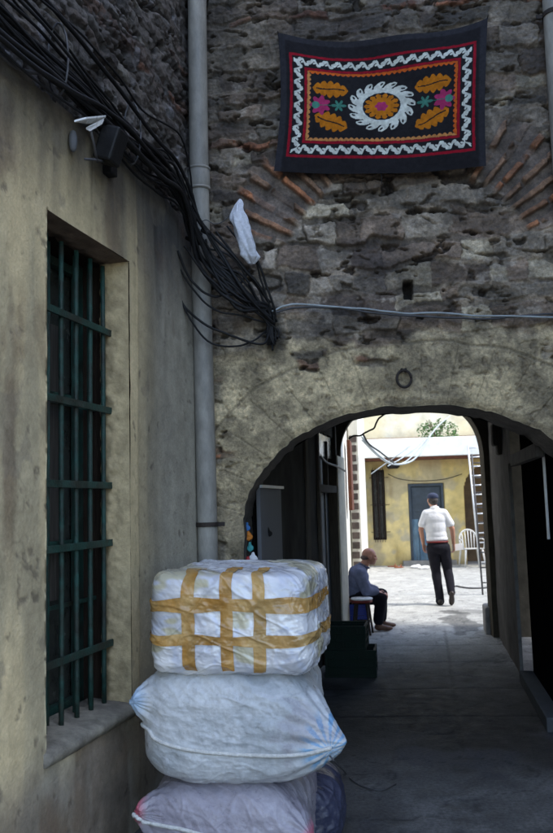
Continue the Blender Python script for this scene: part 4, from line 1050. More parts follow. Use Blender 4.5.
def chair(label, px_, py_, yw):
    c = onZ(px_, py_, 0); t = thing('plastic_chair', label, 'chair', (c[0], c[1], 0), None)
    Rz = lambda x, y, z: (c[0]+x*math.cos(yw)-y*math.sin(yw), c[1]+x*math.sin(yw)+y*math.cos(yw), z)
    b = MB(); ov = []
    for k in range(17):
        q = math.pi*k/16; ov.append((.22*math.cos(q), .20+.05*math.sin(q), .62+.24*math.sin(q)))
    b.tube([Rz(.21, .16, .43)]+[Rz(*o) for o in ov]+[Rz(-.21, .16, .43)], .022, 8); b.build('back_hoop', M['chair'], t, True)
    b = MB()
    for k in range(-2, 3):
        b.tube([Rz(k*.065, .18, .43), Rz(k*.075, .235, .62+.22*math.sqrt(max(0, 1-(k*.075/.22)**2)))], .014, 6)
    b.build('back_slats', M['chair'], t, True)
    b = MB(); b.prism([Rz(-.23, -.22, .415), Rz(.23, -.22, .415), Rz(.21, .20, .405), Rz(-.21, .20, .405)], (0, 0, .022)); b.build('seat', M['chair'], t, bevel=.006)
    for sx, sy in ((-1, -1), (1, -1), (-1, 1), (1, 1)):
        b = MB(); b.tube([Rz(sx*.20, sy*.19, .41), Rz(sx*.25, sy*.24, 0)], [.026, .017], 8); b.build('leg', M['chair'], t, True)
    for sx in (-1, 1):
        b = MB(); b.tube([Rz(*o) for o in ((sx*.24, -.18, .41), (sx*.27, -.19, .62), (sx*.27, .0, .65), (sx*.22, .20, .64))], .018, 8); b.build('armrest', M['chair'], t, True)
    return t
chair('white plastic garden chair standing behind the tall pale ladder by the yellow wall', 472.5, 566.5, R(10))
lc_ = onY(393, 467, YB-.25)
t = thing('hanging_lamp', 'small round black lamp hanging below the white eaves', 'lamp', tuple(lc_))
b = MB(); b.tube([lc_+np.array([0, 0, z]) for z in (.12, .10, .05, 0, -.04)], [.02, .10, .16, .165, .12], 20); b.build('shade', M['black'], t, True)
b = MB(); b.tube([lc_+np.array([0, 0, .1]), (lc_[0], lc_[1], bz)], .012, 6); b.build('stem', M['black'], t, True)
hp_ = [onZ(x, y, .014) for x, y in ((452, 588), (456, 586), (462, 587), (470, 588), (480, 588), (492, 587))]
b = MB(); b.tube(spline(hp_, 6), .014, 8); tag(b.build('hose', M['greycable'], None, True), 'thin grey hose lying across the courtyard floor behind the walking man', 'hose')
hb_ = onZ(447, 592, 0)
# wires crossing the courtyard
def yw_(pts): return [onY(x, y, Yd) for x, y, Yd in pts]
cable('cable', 'thickest pale cable dipping across the courtyard and rising past the plant', yw_([(362, 437, 12.5), (375, 452, 13), (390, 463, 14), (402, 464, 15), (413, 460, 16), (422, 450, 17), (430, 436, 18), (440, 424, 19.5), (450, 416, 21)]), .018, 'palecable')
cable('cable', 'thin pale cable dipping across the courtyard and ending at the eaves', yw_([(362, 440, 12.5), (378, 456, 13.5), (392, 464, 14.5), (405, 462, 15.5), (418, 450, 17), (428, 438, 18)]), .014, 'palecable')
cable('cable', 'grey cable in the courtyard rising from the barred window to the eaves, left strand', yw_([(371, 474, 19), (385, 464, 19), (398, 455, 19), (410, 446, 19.2)]), .012, 'palecable')
cable('cable', 'grey cable in the courtyard rising from the lamp to the eaves, right strand', yw_([(388, 466, 18), (402, 458, 18.4), (416, 448, 19), (424, 440, 19.6)]), .014, 'palecable')
cable('cable', 'black cable sagging under the far arch from the shop front to the crown', yw_([(318, 452, 8.6), (326, 462, 8.9), (336, 466, 9.2), (345, 471, 9.8)]), .012, 'greycable')
cable('cable', 'dark branching cable crossing the top left corner of the far arch', yw_([(348, 438, 9.6), (362, 434, 9.6), (374, 428, 9.6), (380, 418, 9.6), (392, 408, 9.6)]), .011, 'black', jit=.02, seed=91)
cable('cable', 'thin dark cable hanging down inside the left jamb of the far arch', yw_([(363, 434, 9.6), (369, 444, 9.8), (380, 452, 10.2), (394, 463, 11)]), .011, 'greycable')
cable('cable', 'thin dark wire stretched low across the face of the yellow house', yw_([(388, 474, 20.5), (400, 479, 20.5), (420, 481, 20.5), (445, 479, 20.5), (462, 474, 20.5)]), .010, 'black')

# plant on the terrace
pc = onY(437, 428, YB+.1); 
t = thing('terrace_plant', 'bushy green plant growing over the edge of the white eaves', 'plant', (pc[0], pc[1], bz2))
rg = random.Random(5); b = MB()
for k in range(900):
    a = rg.uniform(0, 6.28); rr = .48*rg.random()**.6; zz = rg.uniform(0, .62)*(1-.35*rr/.48)
    clump = math.sin(a*3+zz*9)*.5+.5
    if rg.random() > .35+.65*clump: continue
    p = np.array([pc[0]+rr*math.cos(a)*1.1, pc[1]+rr*math.sin(a)*.6, bz2-.03+zz]); d = np.array([rg.gauss(0, 1), rg.gauss(0, 1), rg.gauss(0, .6)]); d /= np.linalg.norm(d); e = np.cross(d, [rg.gauss(0, 1), rg.gauss(0, 1), 1]); e /= np.linalg.norm(e)+1e-6; L_ = rg.uniform(.03, .06)
    b.add([p-d*L_, p+e*L_*.45, p+d*L_, p-e*L_*.45], [(0, 1, 2, 3)])
b.build('foliage', M['leaf'], t)
b = MB()
for k in range(7):
    a = rg.uniform(0, 6.28); b.tube([(pc[0], pc[1], bz2-.03), (pc[0]+.15*math.cos(a), pc[1]+.1*math.sin(a), bz2+.25), (pc[0]+.3*math.cos(a), pc[1]+.2*math.sin(a), bz2+.5)], [.012, .008, .004], 5)
b.build('stem', M['stem'], t)

# bits on the courtyard floor
def sandal(px_, py_, m, lab, grp=None, rz=0.0):
    c = onZ(px_, py_, 0); b = MB(); n = 14; o = []
    for k in range(n):
        q = 2*math.pi*k/n; x_, y_ = .13*math.cos(q), (.045+.008*math.cos(q))*math.sin(q); o.append((c[0]+x_*math.cos(rz)-y_*math.sin(rz), c[1]+x_*math.sin(rz)+y_*math.cos(rz), .008))
    t = thing('sandal', lab, 'sandal', (c[0], c[1], 0), grp)
    MB().prism(o, (0, 0, .02)).build('sole', M[m], t)
    b.tube([(c[0]-.045*math.sin(rz)+.05*math.cos(rz), c[1]-.045+.03*math.sin(rz), .02), (c[0]+.06*math.cos(rz), c[1], .075), (c[0]+.045*math.sin(rz)+.05*math.cos(rz), c[1]+.045+.03*math.sin(rz), .02)], .012, 6); b.build('strap', M[m], t)
sandal(393, 567, 'clay', 'red-brown sandal lying left of the blue door, nearer the wall'); sandal(399, 568, 'clay', 'red-brown sandal lying left of the blue door, nearer the door', rz=.5)
for i, (x, y, lab) in enumerate(((416, 568, 'crumpled white rag on the ground in front of the doorstep, left one'), (424, 569, 'crumpled white rag on the ground in front of the doorstep, right one'))):
    c = onZ(x, y, 0); b = MB(); o = organic('rag', [((c[0], c[1], .03), (.13, .09, .035)), ((c[0]+.05, c[1]+.02, .05), (.06, .05, .03))], M['paper'], None, .012, 2, .03, 16, i)
    tag(o, lab, 'rag')
# ------------------------------------------------------------------ tapestry
TW, TH = 1.36, .88
YT = YF-.075
cTL = onY(278, 33, YT); cTR = onY(488, 17, YT); cBR = onY(486, 166, YT); cBL = onY(274, 171, YT)
TW = np.linalg.norm(cTR-cTL)*.5+np.linalg.norm(cBR-cBL)*.5; TH = np.linalg.norm(cTL-cBL)*.5+np.linalg.norm(cTR-cBR)*.5
print('tapestry', TW, TH)
n, m_ = int(TW/.0028), int(TH/.0028)
A, B = np.meshgrid(np.linspace(0, 1, n), np.linspace(0, 1, m_))        # B: 0 bottom, 1 top
P = (cBL*(1-A)[..., None]+cBR*A[..., None])*(1-B)[..., None]+(cTL*(1-A)[..., None]+cTR*A[..., None])*B[..., None]
P[..., 2] -= .100*np.sin(np.pi*A)**.9*B**1.2+.035*np.sin(np.pi*A)*(1-B)
P[..., 0] += .030*np.sin(np.pi*B)*(1-A)**2.5-.012*np.sin(np.pi*B)*A**3
P[..., 1] += -.020*np.sin(np.pi*A)*np.sin(np.pi*B)+.018*(fbm(A*3+B, B*2-A, 600, 3)-.5)+.034*np.sin((A*9+B*5)+2*fbm(A*2, B*2, 601))*(.25+.75*B**2)*np.sin(np.pi*A)**.5+.010*(ridg(A*4+B*3, B*4-A*2, 602, 2)-.5)
x = A*TW; y = B*TH
jx = x+.0025*(fbm(x*60, y*60, 603, 2)-.5)*2; jy = y+.0025*(fbm(x*60+9, y*60, 604, 2)-.5)*2
navy = np.array([.017, .016, .019]); red = np.array([.30, .008, .022]); white = np.array([.66, .68, .62]); orange = np.array([.62, .12, .018]); peach = np.array([.58, .25, .08]); ochre = np.array([.52, .17, .010]); pink = np.array([.42, .035, .14]); teal = np.array([.06, .22, .17])
C = np.zeros(A.shape+(3,))+navy
C = mix(C, (.034, .034, .042), sm(.05, .035, np.minimum(np.minimum(x, TW-x), TH-y))*.8)
L0, R0, B0, T0 = .066, TW-.066, .105, TH-.130
inset = np.minimum(np.minimum(jx-L0, R0-jx), np.minimum(jy-B0, T0-jy))
def band(a, b_): return sm(a-.0015, a+.0015, inset)*sm(b_+.0015, b_-.0015, inset)
C = mix(C, red, band(0, .018))
# white running scroll
hor = np.minimum(jy-B0, T0-jy) < np.minimum(jx-L0, R0-jx)
tcoord = np.where(hor, jx, jy); 
c_in = inset-.058                                                        # centre line of the band
per = .082; ph = (tcoord/per) % 1
wave = .019*np.sin(2*math.pi*(ph+.11*np.sin(2*math.pi*ph)))
stem = np.abs(c_in-wave) < .0125+.0035*np.cos(4*math.pi*ph)
def blob(pc_, ic, rx, ry, rot=0):
    dx = ((ph-pc_+.5) % 1-.5)*per; dy = c_in-ic
    u_ = dx*math.cos(rot)+dy*math.sin(rot); v_ = -dx*math.sin(rot)+dy*math.cos(rot)
    return (u_/rx)**2+(v_/ry)**2 < 1
hooks = blob(.36, -.004, .014, .007, -.5) | blob(.86, .004, .014, .007, -.5) | blob(.22, .021, .014, .010) | blob(.70, -.021, .014, .010)
sc_ = (stem | hooks) & (inset > .022) & (inset < .096)
wcol = white*(.82+.36*fbm(x*30, y*30, 605))[..., None]
C = np.where(sc_[..., None], wcol, C)
C = mix(C, red, band(.100, .118))
zig = .012*np.abs(np.sin(math.pi*tcoord/.034))
ob = (inset > .120) & (inset < .130+zig*1.1)
left_or_bottom = (jy-B0 < .15) & hor | ((jx-L0) < .2) & ~hor
C = np.where(ob[..., None], np.where(left_or_bottom[..., None], peach, orange), C)
# centre rosette
cx, cy = (L0+R0)/2+.002, (B0+T0)/2
dx, dy = jx-cx, (jy-cy); dx = dx/1.26; dy = dy/1.04; r = np.hypot(dx, dy); th = np.arctan2(dy, dx)
RO = .178; np_ = 16
ring_ = (r > .100) & (r < .134); C = np.where(ring_[..., None], wcol, C)
tt = th+((r-.13)/.05)*.22
f = ((tt/(2*math.pi)*np_) % 1-.5)*2*math.pi/np_*r
pet = (r >= .130) & (r < RO) & (((f/.024)**2+((r-.150)/.030)**2) < 1)
hole = ((f+.008)/.007)**2+((r-.160)/.009)**2 < 1
C = np.where((pet & ~hole)[..., None], wcol, C)
no_ = 14; f2 = np.abs(((th/(2*math.pi)*no_) % 1)-.5)*2
od = r < .088+.006*np.cos(th*no_)-.0
C = np.where(od[..., None], ochre*(.85+.3*fbm(x*40, y*40, 606))[..., None], C)
nick = (((th/(2*math.pi)*no_) % 1-.5)*2*math.pi/no_*r/.0035)**2+((r-.074)/.010)**2 < 1
C = np.where(nick[..., None], navy, C)
pk = r < .032+.004*np.cos(th*6); C = np.where(pk[..., None], pink, C)
# leaves in the corners
def leaf(lx, ly, rot, mir):
    global C
    u_ = (jx-lx)*math.cos(rot)+(jy-ly)*math.sin(rot); v_ = (-(jx-lx)*math.sin(rot)+(jy-ly)*math.cos(rot))*mir
    hw = .120; env = np.clip(1-(u_/hw)**2, 0, 1)**.6*.066
    lob = env*(.62+.38*np.abs(np.cos(u_*math.pi/.046)))
    inn = (np.abs(u_) < hw) & (np.abs(v_) < lob)
    C = np.where(inn[..., None], ochre*(.85+.3*fbm(x*40, y*40, 607))[..., None], C)
    vein = (np.abs(v_-.005*np.sin(u_*30)) < .0045) & (np.abs(u_) < hw*.82)
    C = np.where(vein[..., None], navy, C)
hx, hy = .345, .118
leaf(cx-hx, cy+hy, -.05, 1); leaf(cx-hx+.01, cy-hy, -.38, 1); leaf(cx+hx-.01, cy+hy, .05, 1); leaf(cx+hx-.01, cy-hy, .42, 1)
for sg_ in (-1, 1):
    fx = cx+sg_*.412; q = np.hypot(jx-fx, jy-cy); t_ = np.arctan2(jy-cy, (jx-fx)*sg_)
    C = np.where((q < .060+.012*np.cos(t_*7))[..., None], pink, C)
    C = np.where((np.hypot(jx-fx-sg_*.030, jy-cy) < .026)[..., None], teal*1.2, C)
    gx_ = cx+sg_*.285; q = np.hypot((jx-gx_)*.8, jy-cy); t_ = np.arctan2(jy-cy, (jx-gx_))
    C = np.where((q < .014+.028*np.abs(np.cos(t_*3))**1.5)[..., None], teal, C)
    C = np.where(((np.abs(jy-cy) < .0025) & (np.abs(jx-(fx+gx_)/2) < .075))[..., None] & ~(q < .02)[..., None], teal*.8, C)
C = C*(.80+.4*fbm(x*45, y*45, 608, 2))[..., None]
C = mix(C, C*.75+.01, fbm(x*4, y*4, 609, 3)*.5)
tp = thing('embroidered_hanging', 'dark cloth embroidered with white rosette and orange leaves, hung on the stone wall', 'wall hanging', tuple(cTL))
field('cloth', P, C, M['cloth_v'], tp)
for q in (cTL, cTR):
    b = MB(); b.tube([q+np.array([0, .10, 0]), q+np.array([0, -.012, .004])], [.004, .004], 8); b.build('nail', M['iron'], tp)
b = MB(); b.tube([cBL*.49+cBR*.51+np.array([0, .0, .0]), cBL*.49+cBR*.51+np.array([.004, .02, -.10])], .003, 6); b.build('thread', M['black'], tp)

# ------------------------------------------------------------------ bales
def bale(name, label, c, half, yaw, e, seed, colfn, mat_, N=150, bulge=.03, wr=.010, ears=(), tape=None, crease=.5, seam=None, shape=None):
    """wrapped bundle: points of a cube pushed onto a superellipsoid, with folds; c is the centre"""
    t = thing(name, label, 'bale', (c[0], c[1], c[2]-half[2]))
    cs, sn = math.cos(yaw), math.sin(yaw)
    def world(p): return np.stack([c[0]+p[..., 0]*cs-p[..., 1]*sn, c[1]+p[..., 0]*sn+p[..., 1]*cs, c[2]+p[..., 2]], -1)
    def surf(q, lift=0.0):
        """q on the unit cube surface"""
        nrm = (np.abs(q)**e).sum(-1)**(1/e); d = q/nrm[..., None]
        p = d*np.array(half)
        u_, v_, w_ = p[..., 0], p[..., 1], p[..., 2]
        nv = d**3/np.array(half); nv = np.sign(d)*np.abs(d)**(e-1)/np.array(half); nv /= np.linalg.norm(nv, axis=-1)[..., None]+1e-9
        a = u_+v_*.9; 
        big = bulge*(fbm(a*3+seed, w_*4+v_*2, seed, 3)-.5)*2
        fold = wr*(ridg(a*5+w_*2.5+seed, w_*7-v_*5, seed+1, 4)-.6)*2
        fine = wr*.35*(ridg(a*17+w_*8, w_*19-v_*15, seed+2, 3)-.55)*2
        cx1 = 1-np.abs(2*vn(a*6-w_*9+3*fbm(a*2, w_*2, seed+5), a*2+w_*3+v_*2, seed+6)-1); cx2 = 1-np.abs(2*vn(a*4+w_*12, a*7-w_*2+v_*5, seed+7)-1)
        fine = fine + wr*crease*(np.clip(cx1-.82, 0, 1)*4+np.clip(cx2-.84, 0, 1)*4)
        p = p+nv*(big+fold+fine+lift)[..., None]
        if shape: p = shape(p, d)
        for (ed, tip, rad, sd) in ears:
            ed = np.array(ed, float); tip = np.array(tip, float)
            base = ed*np.array(half)
            dd = np.linalg.norm((p-base)*np.array([1, 1, 1.]), axis=-1)
            wgt = np.clip(1-dd/rad, 0, 1)**1.7
            angf = np.arctan2(p[..., 2]-base[2], p[..., 1]-base[1]+(p[..., 0]-base[0])*.5)
            p = p+(tip-base)*wgt[..., None]*(1+.0*angf)[..., None]
            p = p+nv*(np.cos(angf*13+sd)*.010*np.clip(wgt*3, 0, 1)*np.clip(1-wgt, 0, 1))[..., None]
        return p, nv
    g_ = np.linspace(-1, 1, N); a_, b_ = np.meshgrid(g_, g_)
    o_ = np.ones_like(a_); faces = {}
    for nm, q in (('f', np.stack([a_, -o_, b_], -1)), ('k', np.stack([-a_, o_, b_], -1)), ('r', np.stack([o_, a_, b_], -1)), ('l', np.stack([-o_, -a_, b_], -1)), ('t', np.stack([a_, b_, o_], -1)), ('u', np.stack([a_, -b_, -o_], -1))):
        faces[nm] = q
    V = []; C_ = []; F = []; base = 0
    idx = np.arange(N*N).reshape(N, N); quad = np.stack([idx[:-1, :-1], idx[:-1, 1:], idx[1:, 1:], idx[1:, :-1]], -1).reshape(-1, 4)
    for nm, q in faces.items():
        p, nv = surf(q); V.append(world(p).reshape(-1, 3)); C_.append(colfn(p, q, nm).reshape(-1, 3)); F.append(quad+base); base += N*N
    V = np.concatenate(V)-origin(t); C_ = np.concatenate(C_); F = np.concatenate(F)
    key = np.round(V*1e5).astype(np.int64); _, first, inv = np.unique(key, axis=0, return_index=True, return_inverse=True); inv = inv.ravel()
    V = V[first]; C_ = C_[first]; F = inv[F]
    me = bpy.data.meshes.new(name); me.vertices.add(len(V)); me.vertices.foreach_set('co', V.astype(np.float32).ravel())
    me.loops.add(F.size); me.loops.foreach_set('vertex_index', F.astype(np.int32).ravel()); me.polygons.add(len(F))
    me.polygons.foreach_set('loop_start', np.arange(0, F.size, 4, dtype=np.int32)); me.polygons.foreach_set('loop_total', np.full(len(F), 4, np.int32)); me.update(calc_edges=True)
    at = me.color_attributes.new('Col', 'FLOAT_COLOR', 'POINT'); at.data.foreach_set('color', np.concatenate([np.clip(C_, 0, 1), np.ones((len(C_), 1))], 1).astype(np.float32).ravel())
    me.polygons.foreach_set('use_smooth', [True]*len(F))
    link('wrapping', me, mat_, t)
    if tape:
        for (nm, a0, a1, b0, b1, lift) in tape:
            na, nb = max(4, int((a1-a0)*90)), max(4, int((b1-b0)*90))
            A_, B_ = np.meshgrid(np.linspace(a0, a1, na), np.linspace(b0, b1, nb))
            if nm == 'v':       # strip up the front and over the top: B_ runs -1..1 up the front, 1..3 over the top
                q = np.where((B_ <= 1)[..., None], np.stack([A_, -np.ones_like(A_), np.minimum(B_, 1)], -1), np.stack([A_, np.clip(B_-2, -1, 1), np.ones_like(A_)], -1))
            else:               # strip round front and right side: A_ runs -1..1 along the front, 1..3 along the side; <-1 left side
                q = np.where((np.abs(A_) <= 1)[..., None], np.stack([A_, -np.ones_like(A_), B_], -1), np.where((A_ > 1)[..., None], np.stack([np.ones_like(A_), np.clip(A_-2, -1, 1), B_], -1), np.stack([-np.ones_like(A_), np.clip(-A_-2, -1, 1), B_], -1)))
            q = q.astype(float)
            if nm == 'h': q[..., 2] = (b0+b1)/2+(q[..., 2]-(b0+b1)/2)*(.75+.5*vn(A_*1.9, 0*A_, 31+int(lift*1e4)))
            q[..., 2] += .07*(vn(A_*2.3, 0*A_, int(lift*1e4))-.5)*(nm == 'h'); q[..., 0] += .012*(vn(B_*2.3, 0*B_, int(lift*1e4))-.5)*(nm == 'v')
            p, nv = surf(q, lift); cc = np.ones(p.shape)
            field('tape_strip', world(p), cc, M['tape'], t)
    if seam:
        for pts_ in seam:
            P_ = [];
            for (qa, qb) in spline([(a, b2, 0) for a, b2 in pts_], 10) and [(p_[0], p_[1]) for p_ in spline([(a, b2, 0) for a, b2 in pts_], 10)]:
                q = np.array([qa, -1.0, qb]) if abs(qa) <= 1 else (np.array([1.0, qa-2, qb]) if qa > 1 else np.array([-1.0, -qa-2, qb]))
                p, _ = surf(q[None], .004); P_.append(world(p)[0])
            MB().tube(P_, .0085, 8).build('piping', M['rope'], t, True)
    return t, world, surf

YAWB = R(-5)
def place(f, px_, pyb, pyt, depth):
    """front-bottom and front-top heights at distance f, and the centre of a bale of that depth"""
    p0 = onY(px_, pyb, f); p1 = onY(px_, pyt, f)
    return p0, p1
F0 = 3.42
def scl(pxw, f=F0): return abs(onY(276+pxw/2, 500, f)[0]-onY(276-pxw/2, 500, f)[0])
def mkc(px_, pyb, pyt, hd):
    a_, b_ = place(F0, px_, pyb, pyt, hd); zc = (a_[2]+b_[2])/2; hh_ = (b_[2]-a_[2])/2
    cx_ = a_[0]-math.sin(YAWB)*hd; cy_ = F0+math.cos(YAWB)*hd
    return (cx_, cy_, zc), hh_
# top bale: clear film over white sacking, brown tape
c1, h1 = mkc(227, 676, 574, .38)
def col_top(p, q, nm):
    k = fbm(p[..., 0]*7+p[..., 1]*5, p[..., 2]*9, 700, 4); cc = mix((.54, .55, .60), (.78, .78, .79), sm(.3, .7, k))
    s_ = ridg(p[..., 0]*11+p[..., 1]*8, p[..., 2]*14+p[..., 1]*6, 701, 3); cc = mix(cc, np.array([.50, .54, .66]), sm(.72, .86, s_)*.6)
    ty = sm(.62, .72, fbm(p[..., 0]*7+p[..., 1]*4, p[..., 2]*14, 702, 3)+.06*sm(.2, .33, np.abs(p[..., 0]))-.05)*sm(.28, .1, np.abs(np.abs(p[..., 2]+.0)-.10)); cc = mix(cc, (.42, .36, .10), ty*.55)
    return mix(cc, np.array([.30, .42, .45]), sm(.1, .45, p[..., 1])*.35*(nm == 't'))
bale('bale', 'top bale of the stack, wrapped in clear film and bound with brown tape', c1, (scl(168)/2, .38, h1*1.05), YAWB, 8.0, 71, col_top, M['film'], 190, .016, .011, crease=.6,
     tape=[('v', -.54, -.38, -.92, 1.6, .0035), ('v', -.07, .08, -.92, 1.65, .0037), ('v', .33, .48, -.92, 1.5, .0039),
           ('h', -1.6, 2.5, .22, .46, .0050), ('h', -1.8, 2.7, -.40, -.20, .0053), ('h', -1.15, 1.9, .36, .50, .0068)])
# middle bale
c2, h2_ = mkc(217, 792, 672, .40)
def col_mid(p, q, nm):
    k = fbm(p[..., 0]*4+p[..., 1]*5, p[..., 2]*5, 710, 4); cc = mix((.40, .43, .46), (.56, .58, .60), sm(.3, .7, k))
    dots = sm(.80, .88, vn(p[..., 0]*22+3, p[..., 2]*22+p[..., 1]*22, 711)); cc = mix(cc, np.array([.72, .74, .80]), dots*.25)
    rr = np.hypot(p[..., 0]-.50, p[..., 2]+.06); aa_ = np.arctan2(p[..., 2]+.07, p[..., 0]-.47)
    st_ = (np.cos(aa_*16) > .2)*sm(.17, .12, rr)*sm(-.05, -.25, p[..., 1]); cc = mix(cc, (.12, .34, .60), st_*.8)
    st2 = sm(.10, .03, np.hypot(p[..., 0]+.40, p[..., 2]-.10))*sm(-.1, -.3, p[..., 1]); cc = mix(cc, (.12, .34, .62), st2*.5)
    return mix(cc, (.25, .22, .26), sm(.70, .76, fbm(p[..., 0]*3+1, p[..., 2]*4+p[..., 1]*3, 712, 4))*.4)
def puffy(k=.0, taper=.0):
    def f_(p, d):
        p = p.copy(); p[..., 2] *= 1+.0*d[..., 0]; 
        mz = 1-taper*np.abs(d[..., 0])**3; p[..., 2] *= mz; return p
    return f_
bale('bale', 'middle bale of the stack, pale blue woven sack with a tied blue-striped corner', c2, (scl(178)/2, .38, h2_*1.05), YAWB, 4.2, 73, col_mid, M['sack'], 170, .014, .010, crease=.35,
     ears=[((1.0, -.72, -.12), (.560, -.37, -.050), .30, 0), ((-1.0, -.70, .35), (-.425, -.36, .11), .13, 2)], seam=[[(-1.25, -.05), (-.96, -.10), (-.80, -.22), (-.4, -.30), (0, -.36), (.45, -.38), (.85, -.34), (1.1, -.22)]], shape=puffy(0, .10))
tp1 = onY(340, 743, 3.42)
# bottom bale
c3, h3 = mkc(216, 874, 782, .40)
c3 = (c3[0], c3[1], .225); h3 = .215
def col_low(p, q, nm):
    k = fbm(p[..., 0]*4+p[..., 1]*5, p[..., 2]*5, 720, 4); cc = mix((.28, .26, .31), (.38, .36, .41), sm(.3, .7, k))
    st2 = sm(.10, .04, np.hypot(p[..., 0]+.40, p[..., 2]-.10))*sm(-.1, -.3, p[..., 1]); cc = mix(cc, (.50, .06, .10), st2*.85)
    st2 = sm(.07, .02, np.hypot(p[..., 0]-.40, p[..., 2]-.02))*sm(-.1, -.3, p[..., 1]); cc = mix(cc, (.50, .10, .16), st2*.85)
    gr_ = sm(.49, .5, (p[..., 0]*14) % 1)*.0
    return cc
bale('bale', 'bottom bale of the stack, mauve-grey woven sack with red tied corners', c3, (scl(166)/2, .38, h3), YAWB, 4.3, 75, col_low, M['sack'], 170, .014, .010, crease=.35,
     ears=[((-1.0, -.75, .35), (-.42, -.37, .115), .15, 2), ((1.0, -.75, .1), (.42, -.36, .02), .16, 1)], seam=[[(-1.2, .34), (-.95, .30), (-.6, .28), (0, .14), (.5, .02), (.85, -.04), (1.1, 0)]], shape=puffy(0, .10))
g = onZ(316, 800, 0)
bale('sack', 'dark blue stuffed sack on the ground behind the bottom bale', (-.33, F0+.72, .16), (.24, .30, .155), R(8), 3.2, 77, lambda p, q, nm: mix((.03, .035, .07), (.06, .065, .11), fbm(p[..., 0]*8, p[..., 2]*8+p[..., 1]*5, 730)), M['sack'], 60, .02, .012)
cable('cord', 'thin dark cord trailing from the blue-striped corner onto the ground', [onY(330, 756, 3.3), onY(336, 763, 3.4), onZ(345, 772, .02), onZ(352, 780, .008), onZ(364, 787, .006), onZ(382, 790, .006), onZ(396, 784, .006)], .0035, 'greycable')

# ------------------------------------------------------------------ white rag among the cables
n = 60; m2 = 40
T_, K_ = np.meshgrid(np.linspace(0, 1, n), np.linspace(0, 1, m2))
axp = [FY(240, 199, .20), FY(238, 214, .22), FY(243, 232, .23), (FY(249, 252, .22)), FY(252, 264, .20)]
spn = spline(axp, 14); spn = np.array(spn); tt_ = np.linspace(0, 1, len(spn))
ctrp = np.stack([np.interp(T_, tt_, spn[:, i]) for i in range(3)], -1)
wd_ = np.interp(T_, [0, .08, .3, .6, .85, 1], [.006, .026, .050, .062, .055, .016])*(1+.25*(vn(T_*7, 0*T_, 801)-.5))
an = K_*2*math.pi
rr = wd_*(1+.28*np.cos(an*4+T_*5)+.14*np.cos(an*7-T_*9))*(1+.3*(fbm(K_*6, T_*9, 802)-.5))
rr = rr*np.where(K_*0+1 > 0, 1, 1)
Pr = ctrp.copy(); Pr[..., 0] += rr*np.cos(an)*.85; Pr[..., 1] += rr*np.sin(an)*.6; Pr[..., 2] += .10*rr*np.sin(an*2)
Pr[-1] = Pr[0]
tag(field('rag', Pr, np.ones(Pr.shape)*np.array([.70, .72, .78])*(.8+.3*fbm(T_*9, K_*9, 803))[..., None], M['cloth_v']), 'crumpled white plastic rag caught among the black cables', 'rag')

# ------------------------------------------------------------------ floodlight on the left wall
fc = np.array(onW(98, 140, LA, LB, .20))
t = thing('floodlight', 'old black floodlight with bright white top fixed to the ochre wall', 'lamp', tuple(fc))
rz_ = math.atan2(lt[1], lt[0])
def FL(px_, py_, o): return np.array(onW(px_, py_, LA, LB, o))
b = MB(); axf = [np.array([lt[0], lt[1], 0]), np.array([ln[0]*.94, ln[1]*.94, -.34]), np.array([ln[0]*.34, ln[1]*.34, .94])]
hcn = FL(111, 146, .15)
b.box(hcn, (.11, .10, .17), ax=axf); b.build('housing', M['black'], t, bevel=.012)
b = MB(); pl_ = [FL(74, 120, .22), FL(86, 117, .24), FL(106, 115, .20), FL(100, 121, .18), FL(88, 122, .20)]; b.prism(pl_, (0, 0, -.010)); b.build('top_plate', M['lampglass'], t, bevel=.002)
b = MB(); pl_ = [FL(86, 127, .22), FL(90, 125, .21), FL(104, 118, .20), FL(102, 122, .20), FL(90, 129, .21)]; b.prism(pl_, (0, 0, -.012)); b.build('reflector', M['lampglass'], t, bevel=.002)
b = MB(); b.tube([FL(90, 128, .20), FL(94, 145, .19), FL(97, 162, .17)], .006, 8); b.tube([FL(85, 159, .18), FL(97, 160, .17), FL(104, 162, .10)], .006, 8); b.build('bracket', M['greycable'], t, True)
b = MB(); ic = FL(73, 141, .06); b.tube([ic+np.array([0, 0, z]) for z in (.05, .045, .02, -.01, -.04, -.05)], [.006, .012, .019, .020, .015, .007], 16); 
o = b.build('insulator', M['panel'], None, True); tag(o, 'small white porcelain insulator on the wall left of the floodlight', 'insulator')
b = MB(); jb = FL(110, 170, .06); b.box(jb, (.07, .05, .06), ax=ax); tag(b.build('junction_box', M['black'], None, bevel=.006), 'small black junction box below the floodlight', 'junction box')

# ------------------------------------------------------------------ things inside the passage, left
pA = PL(*[SL(258, 493)[0], 0, .03])
s_a, z_a = SL(258, 493, .05); s_b, z_b = SL(281, 558, .05)
t = thing('metal_cabinet_door', 'pale grey metal panel leaning on the dark left wall of the passage', 'panel', tuple(PL(s_a, z_b, .04)))
pbox(MB(), PL, axL, (s_a+s_b)/2, (z_a+z_b)/2, .05, s_b-s_a, z_a-z_b+.1, .03).build('sheet', M['panel'], t, bevel=.006)
pbox(MB(), PL, axL, (s_a+s_b)/2, z_a+.045, .075, s_b-s_a+.03, .02, .02).build('rim', M['aluminium'], t)
hz2 = [('orange', (246, 535), 'orange_cloth', .030, 'small orange pouch hanging inside the left arch jamb'), ('blue', (245, 526), 'blue_cloth', .024, 'small blue pouch, topmost hanging on the left arch jamb'),
       ('teal', (248, 546), 'teal_cloth', .026, 'small teal pouch hanging below the orange one on the arch jamb'), ('white', (251, 557), 'paper', .030, 'small white pouch hanging low on the left arch jamb'), ('red', (246, 561), 'red_cloth', .030, 'small red pouch, lowest one hanging on the left arch jamb')]
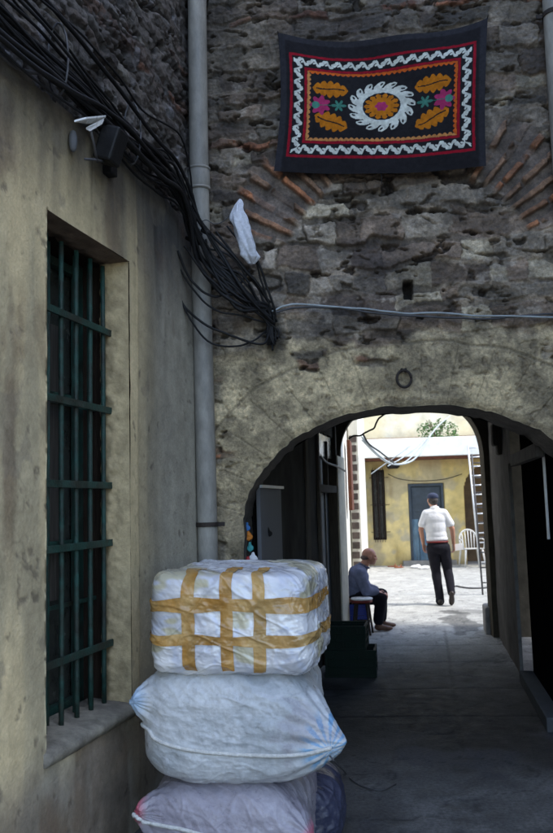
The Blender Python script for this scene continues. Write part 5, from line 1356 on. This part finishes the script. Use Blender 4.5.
for i, (cn, (x, y), mm, r_, lab) in enumerate(hz2):
    c = onY(x+2, y, YF+.14)
    t = thing('pouch', lab, 'pouch', tuple(c))
    organic('bag', [(tuple(c+np.array([0, 0, -.01])), (r_*.8, r_*.35, r_)), (tuple(c+np.array([r_*.3, 0, -r_*.5])), (r_*.7, r_*.3, r_*.7)), (tuple(c+np.array([0, 0, r_*.7])), (r_*.35, r_*.3, r_*.3))], M[mm], t, .005, 1, .012, 40, i)
    b = MB(); b.tube([c+np.array([0, 0, r_*.8]), c+np.array([-.02, .0, r_+.06])], .0025, 6); b.build('string', M['black'], t)
c = onY(263, 531, 5.75); o = organic('hat', [(tuple(c), (.05, .04, .055)), (tuple(c+np.array([0, .01, -.02])), (.07, .03, .03))], M['black'], None, .008, 3); tag(o, 'round black hat hung on the edge of the grey metal panel', 'hat')

# ------------------------------------------------------------------ light
w = bpy.data.worlds.new('World'); S.world = w; w.use_nodes = True; nt = w.node_tree; bg = nt.nodes['Background']
SE, SAZ = R(54), R(104)        # elevation; compass direction measured from +Y towards +X
sky = nt.nodes.new('ShaderNodeTexSky'); sky.sky_type = 'NISHITA'; sky.sun_disc = False; sky.sun_elevation = SE; sky.sun_rotation = SAZ
sky.dust_density = 1.0; sky.air_density = 1.0; sky.ozone_density = .7
nt.links.new(sky.outputs[0], bg.inputs['Color']); bg.inputs['Strength'].default_value = .55
sl = bpy.data.lights.new('sun', 'SUN'); sl.energy = 4.3; sl.angle = R(6); sl.color = (1, .95, .86)
so = bpy.data.objects.new('sun', sl); COL.objects.link(so)
dvec = Vector((math.sin(SAZ)*math.cos(SE), math.cos(SAZ)*math.cos(SE), math.sin(SE)))
so.rotation_euler = (-dvec).to_track_quat('-Z', 'Y').to_euler(); so.location = dvec*60
S.view_settings.view_transform = 'Standard'; S.view_settings.look = 'None'; S.view_settings.exposure = 0; S.view_settings.gamma = 1
S.render.engine = 'CYCLES'
try:
    S.cycles.max_bounces = 8; S.cycles.diffuse_bounces = 5; S.cycles.use_denoising = True
except Exception: pass
